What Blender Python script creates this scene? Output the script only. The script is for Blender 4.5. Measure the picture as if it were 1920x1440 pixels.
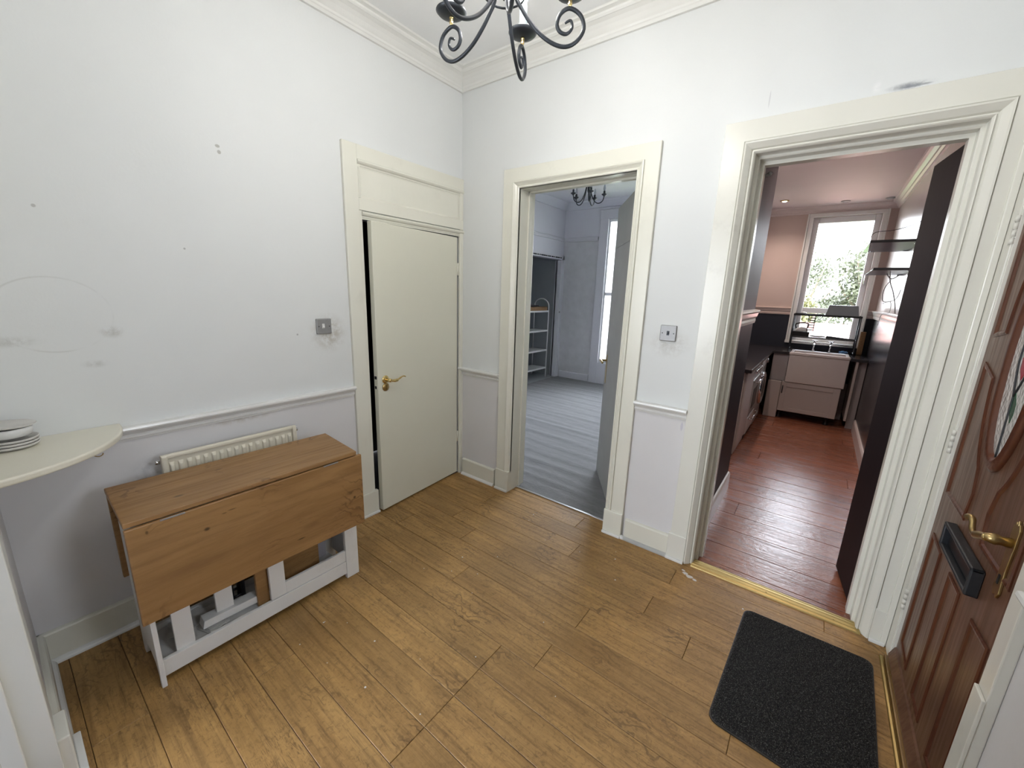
import bpy, math, random
from mathutils import Vector, Matrix
random.seed(7)
R_ = random.Random(11)
scene = bpy.context.scene
for o in list(bpy.data.objects):
    bpy.data.objects.remove(o, do_unlink=True)
COL = scene.collection

# ------------------------------------------------------------------ camera
cd = bpy.data.cameras.new('camera'); cam = bpy.data.objects.new('camera', cd); COL.objects.link(cam)
R = Vector((0.79383277, 0.60723619, 0.03307185)); U = Vector((-0.16254157, 0.15945642, 0.97373194)); F = Vector((-0.58601175, 0.77835587, -0.22528285))
m = Matrix.Identity(4)
for i in range(3):
    m[i][0] = R[i]; m[i][1] = U[i]; m[i][2] = -F[i]
m.translation = Vector((2.21884, -2.26483, 1.5))
cam.matrix_world = m
cd.sensor_width = 36.0; cd.lens = 752.708 / 1920 * 36.0; cd.clip_start = 0.01; cd.clip_end = 200
scene.camera = cam

# ------------------------------------------------------------------ sky and light
w = bpy.data.worlds.new('overcast'); scene.world = w; w.use_nodes = True
nt = w.node_tree; nt.nodes.clear()
wo = nt.nodes.new('ShaderNodeOutputWorld'); wb = nt.nodes.new('ShaderNodeBackground')
tc = nt.nodes.new('ShaderNodeTexCoord'); sp = nt.nodes.new('ShaderNodeSeparateXYZ'); cr = nt.nodes.new('ShaderNodeValToRGB')
nt.links.new(tc.outputs['Generated'], sp.inputs[0]); nt.links.new(sp.outputs['Z'], cr.inputs[0])
cr.color_ramp.elements[0].position = 0.0; cr.color_ramp.elements[0].color = (0.86, 0.87, 0.92, 1)
cr.color_ramp.elements[1].position = 0.7; cr.color_ramp.elements[1].color = (0.82, 0.86, 0.98, 1)
nt.links.new(cr.outputs[0], wb.inputs[0]); wb.inputs[1].default_value = 19.5
nt.links.new(wb.outputs[0], wo.inputs[0])
BULB_STRENGTH = 520.0      # the hall chandelier's five lamps
DOWNLIGHT_W = 8.5
scene.view_settings.view_transform = 'Standard'
scene.view_settings.look = 'None'
scene.view_settings.exposure = 0.29
scene.view_settings.gamma = 1.0
scene.view_settings.use_curve_mapping = False

def portal(name, loc, rot, sx, sy):
    l = bpy.data.lights.new(name, 'AREA'); l.shape = 'RECTANGLE'; l.size = sx; l.size_y = sy; l.energy = 1
    l.cycles.is_portal = True
    o = bpy.data.objects.new(name, l); o.location = loc; o.rotation_euler = rot; COL.objects.link(o)
portal('window_portal', (2.27, 4.62, 1.75), (-math.pi/2, 0, 0), .75, 1.6)
portal('window_portal', (0.10, 4.10, 1.5), (-math.pi/2, 0, 0), 1.6, 2.3)
portal('window_portal', (-.05, -4.72, 1.38), (math.pi/2, 0, 0), 2.0, 1.7)  # guides daylight through the added near-room window

portal('window_portal', (2.87, -1.525, 1.55), (0, math.pi/2, 0), .65, .50)  # guides daylight through the added window beside the camera
# ------------------------------------------------------------------ mesh builder
class MB:
    def __init__(s): s.v = []; s.f = []; s.sm = []; s.mi = []; s.cm = 0
    def add(s, vs, fs, smooth=False):
        b = len(s.v); s.v += [tuple(x) for x in vs]
        for f in fs: s.f.append(tuple(b+i for i in f)); s.sm.append(smooth); s.mi.append(s.cm)
        return s
    def box(s, x0, x1, y0, y1, z0, z1):
        x0, x1 = min(x0, x1), max(x0, x1); y0, y1 = min(y0, y1), max(y0, y1); z0, z1 = min(z0, z1), max(z0, z1)
        return s.add([(x0,y0,z0),(x1,y0,z0),(x1,y1,z0),(x0,y1,z0),(x0,y0,z1),(x1,y0,z1),(x1,y1,z1),(x0,y1,z1)],
              [(0,3,2,1),(4,5,6,7),(0,1,5,4),(1,2,6,5),(2,3,7,6),(3,0,4,7)])
    def prism(s, pts, d0, d1, fn, smooth=False):
        # pts: 2D polygon (a,b); fn(a,b,d) -> xyz
        n = len(pts); vs = [fn(a, b, d0) for a, b in pts] + [fn(a, b, d1) for a, b in pts]
        fs = [tuple(range(n))[::-1], tuple(range(n, 2*n))]
        s.add(vs, fs)
        b = len(s.v) - 2*n
        for i in range(n):
            j = (i+1) % n; s.f.append((b+i, b+j, b+n+j, b+n+i)); s.sm.append(smooth); s.mi.append(s.cm)
        return s
    def tube(s, pts, r, n=8, closed=False, cap=True):
        pts = [Vector(p) for p in pts]; N = len(pts)
        rr = r if isinstance(r, (list, tuple)) else [r]*N
        t0 = (pts[1]-pts[0]).normalized(); up = Vector((0,0,1)) if abs(t0.z) < .9 else Vector((1,0,0))
        u = t0.cross(up).normalized(); vs = []
        for i in range(N):
            if closed: t = pts[(i+1) % N]-pts[i-1]
            else: t = pts[min(i+1, N-1)]-pts[max(i-1, 0)]
            if t.length < 1e-9: t = t0
            t.normalize(); u = (u - t*u.dot(t))
            if u.length < 1e-6: u = t.orthogonal()
            u.normalize(); vv = t.cross(u)
            for k in range(n):
                a = 2*math.pi*k/n; vs.append(pts[i] + (u*math.cos(a)+vv*math.sin(a))*rr[i])
        fs = []
        for i in range(N if closed else N-1):
            j = (i+1) % N
            for k in range(n):
                l = (k+1) % n; fs.append((i*n+k, i*n+l, j*n+l, j*n+k))
        if cap and not closed: fs += [tuple(range(n))[::-1], tuple((N-1)*n+k for k in range(n))]
        return s.add(vs, fs, True)
    def lathe(s, prof, c, axis=(0,0,1), n=20, smooth=True, cap=True):
        ax = Vector(axis).normalized(); u = ax.orthogonal().normalized(); v = ax.cross(u); c = Vector(c); vs = []
        for r, h in prof:
            for k in range(n):
                a = 2*math.pi*k/n; vs.append(c + ax*h + (u*math.cos(a)+v*math.sin(a))*max(r, 1e-5))
        fs = []
        for i in range(len(prof)-1):
            for k in range(n):
                l = (k+1) % n; fs.append((i*n+k, i*n+l, (i+1)*n+l, (i+1)*n+k))
        if cap: fs += [tuple(range(n))[::-1], tuple((len(prof)-1)*n+k for k in range(n))]
        return s.add(vs, fs, smooth)
    def rot(s, ang, c, axis='Z', start=0):
        M = Matrix.Rotation(ang, 4, axis); c = Vector(c)
        for i in range(start, len(s.v)): s.v[i] = tuple(M @ (Vector(s.v[i])-c) + c)
        return s
    def build(s, name, mat, parent=None, bevel=0, seg=2, subsurf=0):
        me = bpy.data.meshes.new(name); org = Vector((0,0,0)); p = parent
        while p is not None: org += p.location; p = p.parent
        me.from_pydata([tuple(Vector(v)-org) for v in s.v], [], s.f); me.validate()
        for i, p_ in enumerate(me.polygons):
            p_.use_smooth = s.sm[i] if i < len(s.sm) else False
            if i < len(s.mi): p_.material_index = s.mi[i]
        for mm in (mat if isinstance(mat, (list, tuple)) else [mat]): me.materials.append(mm)
        # consistent normals
        import bmesh
        bm = bmesh.new(); bm.from_mesh(me); bmesh.ops.recalc_face_normals(bm, faces=bm.faces); bm.to_mesh(me); bm.free()
        o = bpy.data.objects.new(name, me); COL.objects.link(o)
        if parent is not None: o.parent = parent
        if bevel:
            b = o.modifiers.new('edge', 'BEVEL'); b.width = bevel; b.segments = seg; b.limit_method = 'ANGLE'; b.angle_limit = math.radians(40)
        if subsurf:
            b = o.modifiers.new('sub', 'SUBSURF'); b.levels = subsurf; b.render_levels = subsurf
        return o

def tag(o, label=None, cat=None, group=None, kind=None):
    if label: o['label'] = label
    if cat: o['category'] = cat
    if group: o['group'] = group
    if kind: o['kind'] = kind
    return o
def thing(name, loc, label, cat, group=None):
    o = bpy.data.objects.new(name, None); COL.objects.link(o); o.location = loc; o.empty_display_size = .05
    return tag(o, label, cat, group)
def struct(name, mb, mat, bevel=0, parent=None, label=None):
    o = mb.build(name, mat, parent, bevel)
    if parent is None: o['kind'] = 'structure'
    if label: o['label'] = label
    return o
def smooth_path(pts, k=6):
    P = [Vector(p) for p in pts]; out = []
    for i in range(len(P)-1):
        a, b, c, d = P[max(i-1, 0)], P[i], P[i+1], P[min(i+2, len(P)-1)]
        for j in range(k):
            t = j/k
            out.append(.5*((2*b)+(c-a)*t+(2*a-5*b+4*c-d)*t*t+(3*b-a-3*c+d)*t**3))
    out.append(P[-1]); return out

# ------------------------------------------------------------------ materials
def newmat(name):
    m = bpy.data.materials.new(name); m.use_nodes = True; n = m.node_tree
    return m, n, n.nodes['Principled BSDF']
def L(n, a, b): n.links.new(a, b)
def noise(n, vec, scale, detail=4, rough=.55, dist=0):
    t = n.nodes.new('ShaderNodeTexNoise'); t.inputs['Scale'].default_value = scale; t.inputs['Detail'].default_value = detail
    t.inputs['Roughness'].default_value = rough; t.inputs['Distortion'].default_value = dist
    if vec is not None: L(n, vec, t.inputs['Vector'])
    return t.outputs['Fac']
def mathn(n, op, a, b=None, c=None, clamp=False):
    t = n.nodes.new('ShaderNodeMath'); t.operation = op; t.use_clamp = clamp
    for i, x in enumerate((a, b, c)):
        if x is None: continue
        if isinstance(x, (int, float)): t.inputs[i].default_value = x
        else: L(n, x, t.inputs[i])
    return t.outputs[0]
def mapr(n, x, a, b, c=0., d=1.):
    t = n.nodes.new('ShaderNodeMapRange'); t.interpolation_type = 'SMOOTHSTEP'; L(n, x, t.inputs[0])
    for i, q in enumerate((a, b, c, d)): t.inputs[i+1].default_value = q
    return t.outputs[0]
def mixc(n, f, a, b, mode='MIX'):
    t = n.nodes.new('ShaderNodeMix'); t.data_type = 'RGBA'; t.blend_type = mode
    if isinstance(f, (int, float)): t.inputs[0].default_value = f
    else: L(n, f, t.inputs[0])
    for i, x in ((6, a), (7, b)):
        if isinstance(x, tuple): t.inputs[i].default_value = (*x[:3], 1)
        else: L(n, x, t.inputs[i])
    return t.outputs[2]
def coords(n, scale=(1,1,1), rnd=False):
    tc = n.nodes.new('ShaderNodeTexCoord'); mp = n.nodes.new('ShaderNodeMapping'); mp.inputs['Scale'].default_value = scale
    if rnd:
        oi = n.nodes.new('ShaderNodeObjectInfo'); cx = n.nodes.new('ShaderNodeCombineXYZ')
        r1 = mathn(n, 'MULTIPLY', oi.outputs['Random'], 37.0); r2 = mathn(n, 'MULTIPLY', oi.outputs['Random'], 91.0)
        L(n, r1, cx.inputs[0]); L(n, r2, cx.inputs[1]); L(n, r1, cx.inputs[2])
        va = n.nodes.new('ShaderNodeVectorMath'); va.operation = 'ADD'; L(n, tc.outputs['Object'], va.inputs[0]); L(n, cx.outputs[0], va.inputs[1])
        L(n, va.outputs[0], mp.inputs['Vector']); return mp.outputs[0], oi.outputs['Random']
    L(n, tc.outputs['Object'], mp.inputs['Vector']); return mp.outputs[0]
def bump(n, h, bs, strength=.3, dist=.002):
    b = n.nodes.new('ShaderNodeBump'); b.inputs['Strength'].default_value = strength; b.inputs['Distance'].default_value = dist
    L(n, h, b.inputs['Height']); L(n, b.outputs[0], bs.inputs['Normal'])
def plain(name, col, rough=.5, metal=0, nscale=14, var=.06, bumpd=.0006, coat=0, bs_scale=None):
    m, n, b = newmat(name); v = coords(n)
    f = noise(n, v, nscale, 5)
    c = mixc(n, f, tuple(x*(1-var) for x in col), tuple(min(1, x*(1+var)) for x in col)); L(n, c, b.inputs['Base Color'])
    b.inputs['Roughness'].default_value = rough; b.inputs['Metallic'].default_value = metal
    b.inputs['Coat Weight'].default_value = coat; b.inputs['Coat Roughness'].default_value = .15
    if bumpd: bump(n, noise(n, v, bs_scale or nscale*6, 3), b, .35, bumpd)
    return m
def gloss_paint(name, col, rough=.28, var=.04, dirt=.0, bs=9, bd=.0007):
    m, n, b = newmat(name); v = coords(n)
    f = noise(n, v, 5, 5); c = mixc(n, f, tuple(x*(1-var) for x in col), col)
    if dirt:
        d = mapr(n, noise(n, v, 3, 7, .7), .56, .74, 0, dirt); c = mixc(n, d, c, (.28, .24, .19))
    L(n, c, b.inputs['Base Color']); b.inputs['Roughness'].default_value = rough
    st = coords(n, (1, 1, .25)); h = mathn(n, 'ADD', noise(n, st, bs*6, 4), mathn(n, 'MULTIPLY', noise(n, v, bs, 3), 1.5))
    bump(n, h, b, .35, bd); return m
def metal(name, col, rough=.3, var=.1):
    return plain(name, col, rough, 1.0, 40, var, .0002)

WOODWORK = gloss_paint('ivory_gloss', (.76, .75, .66), .27, .04, .10)
WORN = gloss_paint('worn_ivory_gloss', (.75, .74, .67), .25, .06, .22)
DOORCREAM = gloss_paint('cream_door', (.72, .71, .60), .38, .04, .0, 4, .0008)
WHITEGLOSS = gloss_paint('white_gloss', (.78, .78, .76), .25, .04)
TABLEWHITE = gloss_paint('white_satin', (.76, .75, .72), .40, .05, .12)
RADIATOR = gloss_paint('radiator_cream', (.72, .68, .56), .35, .03, .05)
CEIL = plain('ceiling_paint', (.82, .83, .83), .85, 0, 6, .04, .001, 0, 60)
CORNICE = plain('cornice_paint', (.75, .75, .72), .6, 0, 8, .04, .002, 0, 30)

def spot(n, pos, c, rx, ry, rz, soft=.5):
    """1 inside an ellipsoid at c, fading out"""
    mp = n.nodes.new('ShaderNodeVectorMath'); mp.operation = 'SUBTRACT'; L(n, pos, mp.inputs[0]); mp.inputs[1].default_value = c
    dv = n.nodes.new('ShaderNodeVectorMath'); dv.operation = 'DIVIDE'; L(n, mp.outputs[0], dv.inputs[0]); dv.inputs[1].default_value = (rx, ry, rz)
    ln = n.nodes.new('ShaderNodeVectorMath'); ln.operation = 'LENGTH'; L(n, dv.outputs[0], ln.inputs[0])
    return ln.outputs['Value']
def hall_wall(name, marks):
    m, n, b = newmat(name); v = coords(n); sx = n.nodes.new('ShaderNodeSeparateXYZ'); L(n, v, sx.inputs[0])
    f = noise(n, v, 2.2, 6, .6)
    up = mixc(n, f, (.690, .708, .702), (.740, .752, .744)); lo = mixc(n, f, (.650, .640, .645), (.720, .708, .712))
    z = mathn(n, 'GREATER_THAN', sx.outputs['Z'], .88); c = mixc(n, z, lo, up)
    sc = mapr(n, noise(n, v, 7, 8, .75), .62, .80, 0, .10); c = mixc(n, sc, c, (.42, .38, .33))
    for kind, ce, rr, amt, colr in marks:
        d = spot(n, v, ce, *rr)
        if kind == 'blob':
            k = mathn(n, 'MULTIPLY', mapr(n, d, 1.0, .1, 0, amt), mapr(n, noise(n, v, 28, 6, .7), .34, .62, 0, 1))
        elif kind == 'dot': k = mapr(n, d, 1.0, .6, 0, amt)
        else:   # ring
            a = mathn(n, 'ABSOLUTE', mathn(n, 'SUBTRACT', d, 1.0))
            k = mathn(n, 'MULTIPLY', mapr(n, a, .035, .0, 0, amt), mapr(n, noise(n, v, 5, 3), .42, .60, 0, 1))
        c = mixc(n, k, c, colr)
    L(n, c, b.inputs['Base Color']); b.inputs['Roughness'].default_value = .62
    bump(n, mathn(n, 'ADD', noise(n, v, 90, 4), mathn(n, 'MULTIPLY', noise(n, v, 3, 3), 6)), b, .25, .0012)
    return m
WALL_L = hall_wall('wall_left_paint', [
    ('ring', (0, -2.10, 1.36), (.3, .155, .135), .22, (.30, .29, .25)),
    ('blob', (0, -1.955, 1.29), (.2, .05, .03), .5, (.35, .34, .30)),
    ('blob', (0, -2.22, 1.27), (.2, .10, .025), .45, (.35, .34, .30)),
    ('blob', (0, -2.02, 1.17), (.2, .05, .02), .35, (.35, .34, .30)),
    ('blob', (0, -1.07, 1.235), (.3, .13, .13), .62, (.33, .28, .20)),
    ('dot', (0, -1.516, 2.075), (.1, .011, .008), .6, (.25, .24, .20)),
    ('dot', (0, -1.512, 2.052), (.1, .009, .010), .6, (.25, .24, .20)),
    ('dot', (0, -2.092, 1.733), (.1, .007, .007), .5, (.25, .24, .22)),
    ('dot', (0, -1.685, 1.631), (.1, .005, .005), .6, (.2, .2, .2)),
    ('dot', (0, -1.245, 1.235), (.1, .006, .006), .6, (.2, .2, .2)),
    ('blob', (0, -1.55, .84), (.2, .25, .035), .5, (.40, .34, .26)),
    ('blob', (0, -1.91, .68), (.2, .09, .08), .35, (.22, .23, .26))])
WALL_B = hall_wall('wall_back_paint', [
    ('blob', (1.58, 0, 1.25), (.14, .3, .10), .45, (.40, .38, .34)),
    ('dot', (1.70, 0, .80), (.008, .1, .030), .30, (.25, .23, .42)),
    ('blob', (2.34, 0, 2.303), (.085, .1, .018), .9, (.22, .23, .25)),
    ('dot', (2.36, 0, 2.300), (.05, .1, .005), .6, (.18, .19, .22)),
    ('blob', (2.245, 0, 2.32), (.02, .1, .03), .8, (.80, .80, .80)),
    ('dot', (1.88, 0, 2.36), (.003, .1, .04), .4, (.4, .4, .42))])
WALL_R = hall_wall('wall_right_paint', [])

def wood(name, c0, c1, dark, ax=0, gs=1.0, rough=.42, planks=True, rstr=.25, streak=.5, knot=.0, blotch=0, bd=.0010, coat=0, marks=()):
    m, n, b = newmat(name)
    s = [7*gs, 7*gs, 7*gs]; s[ax] = .9*gs
    if planks: v, rnd = coords(n, tuple(s), True)
    else: v = coords(n, tuple(s)); rnd = None
    s2 = [60*gs, 60*gs, 60*gs]; s2[ax] = 3*gs
    if planks: v2, _ = coords(n, tuple(s2), True); v0, _ = coords(n, (1, 1, 1), True)
    else: v2 = coords(n, tuple(s2)); v0 = coords(n)
    g1 = noise(n, v, 1.6, 7, .62, 1.4); g2 = noise(n, v2, 1.0, 5, .6, .3)
    c = mixc(n, mapr(n, g1, .30, .70), c0, c1)
    c = mixc(n, mapr(n, g2, .45, .72, 0, streak), c, dark)
    if blotch:
        g3 = noise(n, v, 4.0, 8, .7, 3.0); c = mixc(n, mapr(n, g3, .54, .70, 0, blotch), c, dark)
        g5 = mathn(n, 'MULTIPLY', mapr(n, noise(n, v0, 2.0, 4, .6), .50, .68), mapr(n, noise(n, v, 9, 4, .6, 5), .50, .66, 0, .8))
        c = mixc(n, g5, c, dark)
        ww = n.nodes.new('ShaderNodeTexWave'); ww.wave_type = 'RINGS'; ww.inputs['Scale'].default_value = 9; ww.inputs['Distortion'].default_value = 14; ww.inputs['Detail'].default_value = 3; ww.inputs['Detail Scale'].default_value = 1.3
        L(n, v0, ww.inputs['Vector'])
        k = mathn(n, 'MULTIPLY', mapr(n, noise(n, v0, 3.1, 3, .5), .56, .64), mapr(n, ww.outputs['Fac'], .72, .95, 0, .65)); c = mixc(n, k, c, dark)
        w_ = mapr(n, noise(n, v, 3.1, 6, .7, 2), .60, .78, 0, .32); c = mixc(n, w_, c, tuple(min(1, x*1.45) for x in c1))
    if knot:
        vo = n.nodes.new('ShaderNodeTexVoronoi'); vo.inputs['Scale'].default_value = 1.0
        ks = [9, 9, 9]; ks[ax] = 3.4; L(n, coords(n, tuple(ks)), vo.inputs['Vector'])
        c = mixc(n, mapr(n, vo.outputs['Distance'], .10, .03, 0, knot), c, tuple(x*.45 for x in dark))
    for ce, rr_, amt in marks:
        d = spot(n, coords(n), ce, *rr_); k = mathn(n, 'MULTIPLY', mapr(n, d, 1.0, .25, 0, amt), mapr(n, g2, .2, .5, .5, 1)); c = mixc(n, k, c, tuple(x*.35 for x in dark))
    if blotch > .5:
        g6 = noise(n, v2, .9, 6, .8, 1.2); c = mixc(n, mapr(n, g6, .50, .66, 0, .38), c, dark)
        g7 = noise(n, v0, 55, 5, .75, .6); c = mixc(n, mapr(n, g7, .50, .68, 0, .55), c, dark); c = mixc(n, mapr(n, g7, .46, .30, 0, .30), c, tuple(min(1, x*1.35) for x in c1))
        g8 = noise(n, v0, 2.6, 3, .5); c = mixc(n, mapr(n, g8, .42, .66, 0, .45), c, tuple(x*.62 for x in c0))
    if rnd is not None:
        br = mathn(n, 'ADD', mathn(n, 'MULTIPLY', rnd, rstr), 1-rstr*.5); hsv = n.nodes.new('ShaderNodeHueSaturation'); L(n, c, hsv.inputs['Color']); L(n, br, hsv.inputs['Value']); c = hsv.outputs[0]
    L(n, c, b.inputs['Base Color'])
    L(n, mapr(n, g2, .3, .7, rough-.05, rough+.12), b.inputs['Roughness']); b.inputs['Coat Weight'].default_value = coat; b.inputs['Coat Roughness'].default_value = .2
    bump(n, mathn(n, 'ADD', g2, mathn(n, 'MULTIPLY', noise(n, v0, 30, 4), .8)), b, .35, bd); return m
OAK = wood('oak_laminate', (.350, .194, .062), (.460, .268, .092), (.130, .070, .024), 0, 1.0, .46, True, .12, .55, 0, .75)
REDFLOOR = wood('red_laminate', (.240, .085, .048), (.330, .125, .070), (.10, .035, .022), 0, 1.0, .20, True, .18, .5, 0, .35, .0045)
PINE = wood('stained_pine', (.265, .140, .050), (.350, .195, .075), (.15, .075, .028), 1, .8, .42, False, 0, .40, .0, .25, .0006, 0, [((0.201, -0.215, 0.595), (0.05, 0.013, 0.01), 0.95), ((0.201, -0.129, 0.639), (0.05, 0.022, 0.004), 0.8), ((0.201, -0.155, 0.634), (0.05, 0.012, 0.004), 0.7), ((0.201, 0.115, 0.384), (0.05, 0.024, 0.005), 0.8), ((0.201, 0.383, 0.478), (0.05, 0.01, 0.009), 0.95), ((0.201, -0.378, 0.662), (0.05, 0.006, 0.01), 0.7), ((0.201, 0.36, 0.51), (0.05, 0.03, 0.012), 0.35), ((0.098, -0.26, 0.713), (0.012, 0.022, 0.05), 0.75), ((-0.052, -0.086, 0.713), (0.006, 0.018, 0.05), 0.7), ((-0.137, 0.115, 0.713), (0.006, 0.014, 0.05), 0.6), ((0.201, 0.16, 0.43), (0.05, 0.06, 0.02), 0.25)])
MAHOG = wood('mahogany', (.110, .052, .030), (.155, .076, .044), (.07, .024, .014), 2, 1.1, .38, False, 0, .35, 0, 0, .0006, .15)
MAHOG_D = wood('mahogany_moulding', (.085, .026, .012), (.115, .036, .016), (.05, .014, .008), 2, 1.1, .34, False, 0, .35, 0, 0, .0004, .2)
SILLWOOD = wood('threshold_oak', (.24, .14, .05), (.30, .18, .07), (.13, .07, .03), 1, 1.0, .3, False, 0, .4, 0)
DARKDOOR = gloss_paint('near_black_plum', (.014, .009, .012), .55, .2, 0, 6, .0006)
DARKDOOR.node_tree.nodes['Principled BSDF'].inputs['Specular IOR Level'].default_value = .25
PLUM = wood('plum_gloss_boards', (.032, .022, .030), (.060, .042, .055), (.015, .010, .015), 2, 1.2, .22, False, 0, .5, 0, 0, .0012)
NAVY = plain('navy_paint', (.020, .022, .034), .55, 0, 10, .1, .001)
SALMON = plain('salmon_paint', (.60, .48, .435), .6, 0, 4, .05, .001, 0, 70)
PINKW = plain('pale_pink_paint', (.66, .57, .55), .35, 0, 4, .05, .001, 0, 50)
PINKCEIL = plain('pink_ceiling', (.62, .53, .525), .6, 0, 4, .04, .001, 0, 50)
IRON = plain('wrought_iron', (.045, .050, .058), .42, .55, 50, .2, .0004)
BRASS = metal('aged_brass', (.45, .33, .15), .32)
BRASSB = metal('bright_brass', (.78, .60, .28), .25)
GOLDSTRIP = metal('brass_strip', (.50, .39, .17), .46)
STEEL = metal('brushed_steel', (.36, .36, .36), .55)
CHROME = metal('chrome', (.75, .75, .77), .12, .04)
ALU = metal('carpet_bar', (.62, .62, .62), .35)
BLACKP = plain('black_plastic', (.012, .012, .014), .35, 0, 30, .2, .0002)
HOLE = plain('socket_black', (.01, .01, .01), .6, 0, 30, .2, 0)
WHITEP = plain('white_plastic', (.75, .75, .74), .35, 0, 30, .03, .0001)
UPVC = plain('white_upvc', (.80, .81, .83), .30, 0, 12, .02, .0001)
CERAMIC = plain('fireclay', (.66, .60, .58), .18, 0, 10, .04, .0002, .4)
CABINET = gloss_paint('cabinet_paint', (.56, .50, .48), .40, .05)
GREYP = plain('grey_panel', (.42, .39, .40), .5, 0, 8, .06, .0005)
GREYTUB = plain('grey_tub', (.16, .18, .20), .45, 0, 20, .05, .0002)
WORKTOP = plain('black_worktop', (.030, .026, .028), .16, 0, 60, .3, .0001)
APPL = plain('appliance_silver', (.45, .43, .42), .30, .4, 20, .04, .0001)
BLUE = plain('blue_cloth', (.14, .30, .55), .9, 0, 40, .2, .002)
CREAMCUP = plain('stacked_dish', (.62, .60, .57), .3, 0, 20, .05, .0005)
SHELFP = gloss_paint('shelf_cream', (.74, .71, .60), .30, .04, .06)
LRWALL = plain('lilac_white_paint', (.68, .68, .73), .7, 0, 4, .04, .001, 0, 50)
LRCEIL = plain('far_ceiling_paint', (.70, .71, .76), .8, 0, 4, .04, .001)
LRPAPER = plain('grey_anaglypta', (.60, .60, .615), .75, 0, 9, .14, .004, 0, 30)
LRWHITE = gloss_paint('far_white_gloss', (.66, .66, .70), .35, .03)
GREYDOOR = plain('rubbed_grey_door', (.27, .27, .25), .55, 0, 5, .16, .0012, 0, 20)
GREYBOARD = plain('alcove_grey', (.36, .38, .40), .7, 0, 5, .05, .0006)
BASKETM = plain('rattan', (.30, .17, .08), .7, 0, 60, .35, .002)
GREYST = plain('dark_cloth', (.05, .045, .045), .9, 0, 40, .2, .002)
LEAF = plain('leaf_green', (.06, .065, .035), .7, 0, 1.5, .45, 0)
LEAFY = plain('leaf_yellow', (.095, .090, .030), .7, 0, 1.5, .35, 0)
BARK = plain('bark', (.16, .12, .09), .9, 0, 8, .3, .01)
GRASS = plain('lawn', (.14, .20, .07), .95, 0, 2, .3, .01)
ROOF = plain('roof_tile', (.42, .20, .16), .8, 0, 3, .2, .01)
STONE = plain('sandstone', (.42, .36, .30), .9, 0, 4, .15, .01)
SCUFF = plain('paint_drip', (.62, .60, .58), .6, 0, 40, .1, .0003)

def glassmat(name, col=(1,1,1), rough=0.0, thin=True):
    m, n, b = newmat(name); n.nodes.remove(b); out = n.nodes['Material Output']
    tr = n.nodes.new('ShaderNodeBsdfTransparent'); tr.inputs[0].default_value = (*col, 1)
    gl = n.nodes.new('ShaderNodeBsdfGlossy'); gl.inputs['Roughness'].default_value = max(rough, .02)
    fr = n.nodes.new('ShaderNodeFresnel'); fr.inputs[0].default_value = 1.45; mx = n.nodes.new('ShaderNodeMixShader')
    L(n, mathn(n, 'MULTIPLY', fr.outputs[0], .9), mx.inputs[0]); L(n, tr.outputs[0], mx.inputs[1]); L(n, gl.outputs[0], mx.inputs[2]); L(n, mx.outputs[0], out.inputs[0])
    return m
GLASS = glassmat('window_glass', (.96, .98, .98))
SHELFGLASS = glassmat('smoked_shelf_glass', (.50, .51, .55))
n = SHELFGLASS.node_tree; o_ = n.nodes['Material Output']; src = o_.inputs[0].links[0].from_socket
df = n.nodes.new('ShaderNodeBsdfDiffuse'); df.inputs[0].default_value = (.34, .33, .36, 1); tl = n.nodes.new('ShaderNodeBsdfTranslucent'); tl.inputs[0].default_value = (.45, .44, .48, 1)
ad = n.nodes.new('ShaderNodeMixShader'); L(n, df.outputs[0], ad.inputs[1]); L(n, tl.outputs[0], ad.inputs[2]); m2 = n.nodes.new('ShaderNodeMixShader'); m2.inputs[0].default_value = .6
L(n, src, m2.inputs[1]); L(n, ad.outputs[0], m2.inputs[2]); L(n, m2.outputs[0], o_.inputs[0])
def emit(name, col, s):
    m, n, b = newmat(name); b.inputs['Base Color'].default_value = (*col, 1); b.inputs['Emission Color'].default_value = (*col, 1); b.inputs['Emission Strength'].default_value = s; b.inputs['Roughness'].default_value = .2
    return m
BULB = emit('lamp_glow', (1.0, .97, .93), BULB_STRENGTH)
BULB_DIM = emit('lamp_glow_low', (1.0, .97, .93), BULB_STRENGTH*.2)
TUBE = emit('candle_tube', (.42, .52, .56), .10)  # faint glow put into the tubes, which are no lamps themselves
SPOTON = emit('downlight_glow', (1.0, .72, .40), 22)
DEADLAMP = plain('clear_lamp', (.45, .47, .52), .15, 0, 10, .05, 0)
LEADGLASS, n, b = newmat('obscured_glass')
v = coords(n); L(n, mixc(n, noise(n, v, 16, 4), (.50, .48, .46), (.72, .69, .66)), b.inputs['Base Color']); b.inputs['Roughness'].default_value = .12
b.inputs['Specular IOR Level'].default_value = .9
vo = n.nodes.new('ShaderNodeTexVoronoi'); vo.inputs['Scale'].default_value = 70; L(n, v, vo.inputs['Vector']); bump(n, vo.outputs['Distance'], b, .9, .006)
LEAD = plain('lead_came', (.04, .04, .045), .45, .5, 30, .2, 0)
LEADGREEN = plain('green_glass', (.03, .09, .05), .12, 0, 30, .2, 0)
LEADRED = plain('red_glass', (.35, .03, .05), .12, 0, 30, .2, 0)
# doormat
MAT, n, b = newmat('mat_pile'); v = coords(n); f = noise(n, v, 230, 3, .8); g = noise(n, coords(n, (1.0, .35, 1)), 90, 3, .7)
c = mixc(n, mapr(n, f, .50, .72), (.010, .010, .011), (.19, .185, .175)); c = mixc(n, mapr(n, g, .50, .75, 0, .5), c, (.04, .04, .04)); L(n, c, b.inputs['Base Color']); b.inputs['Roughness'].default_value = .95
bump(n, f, b, .8, .004)
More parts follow.
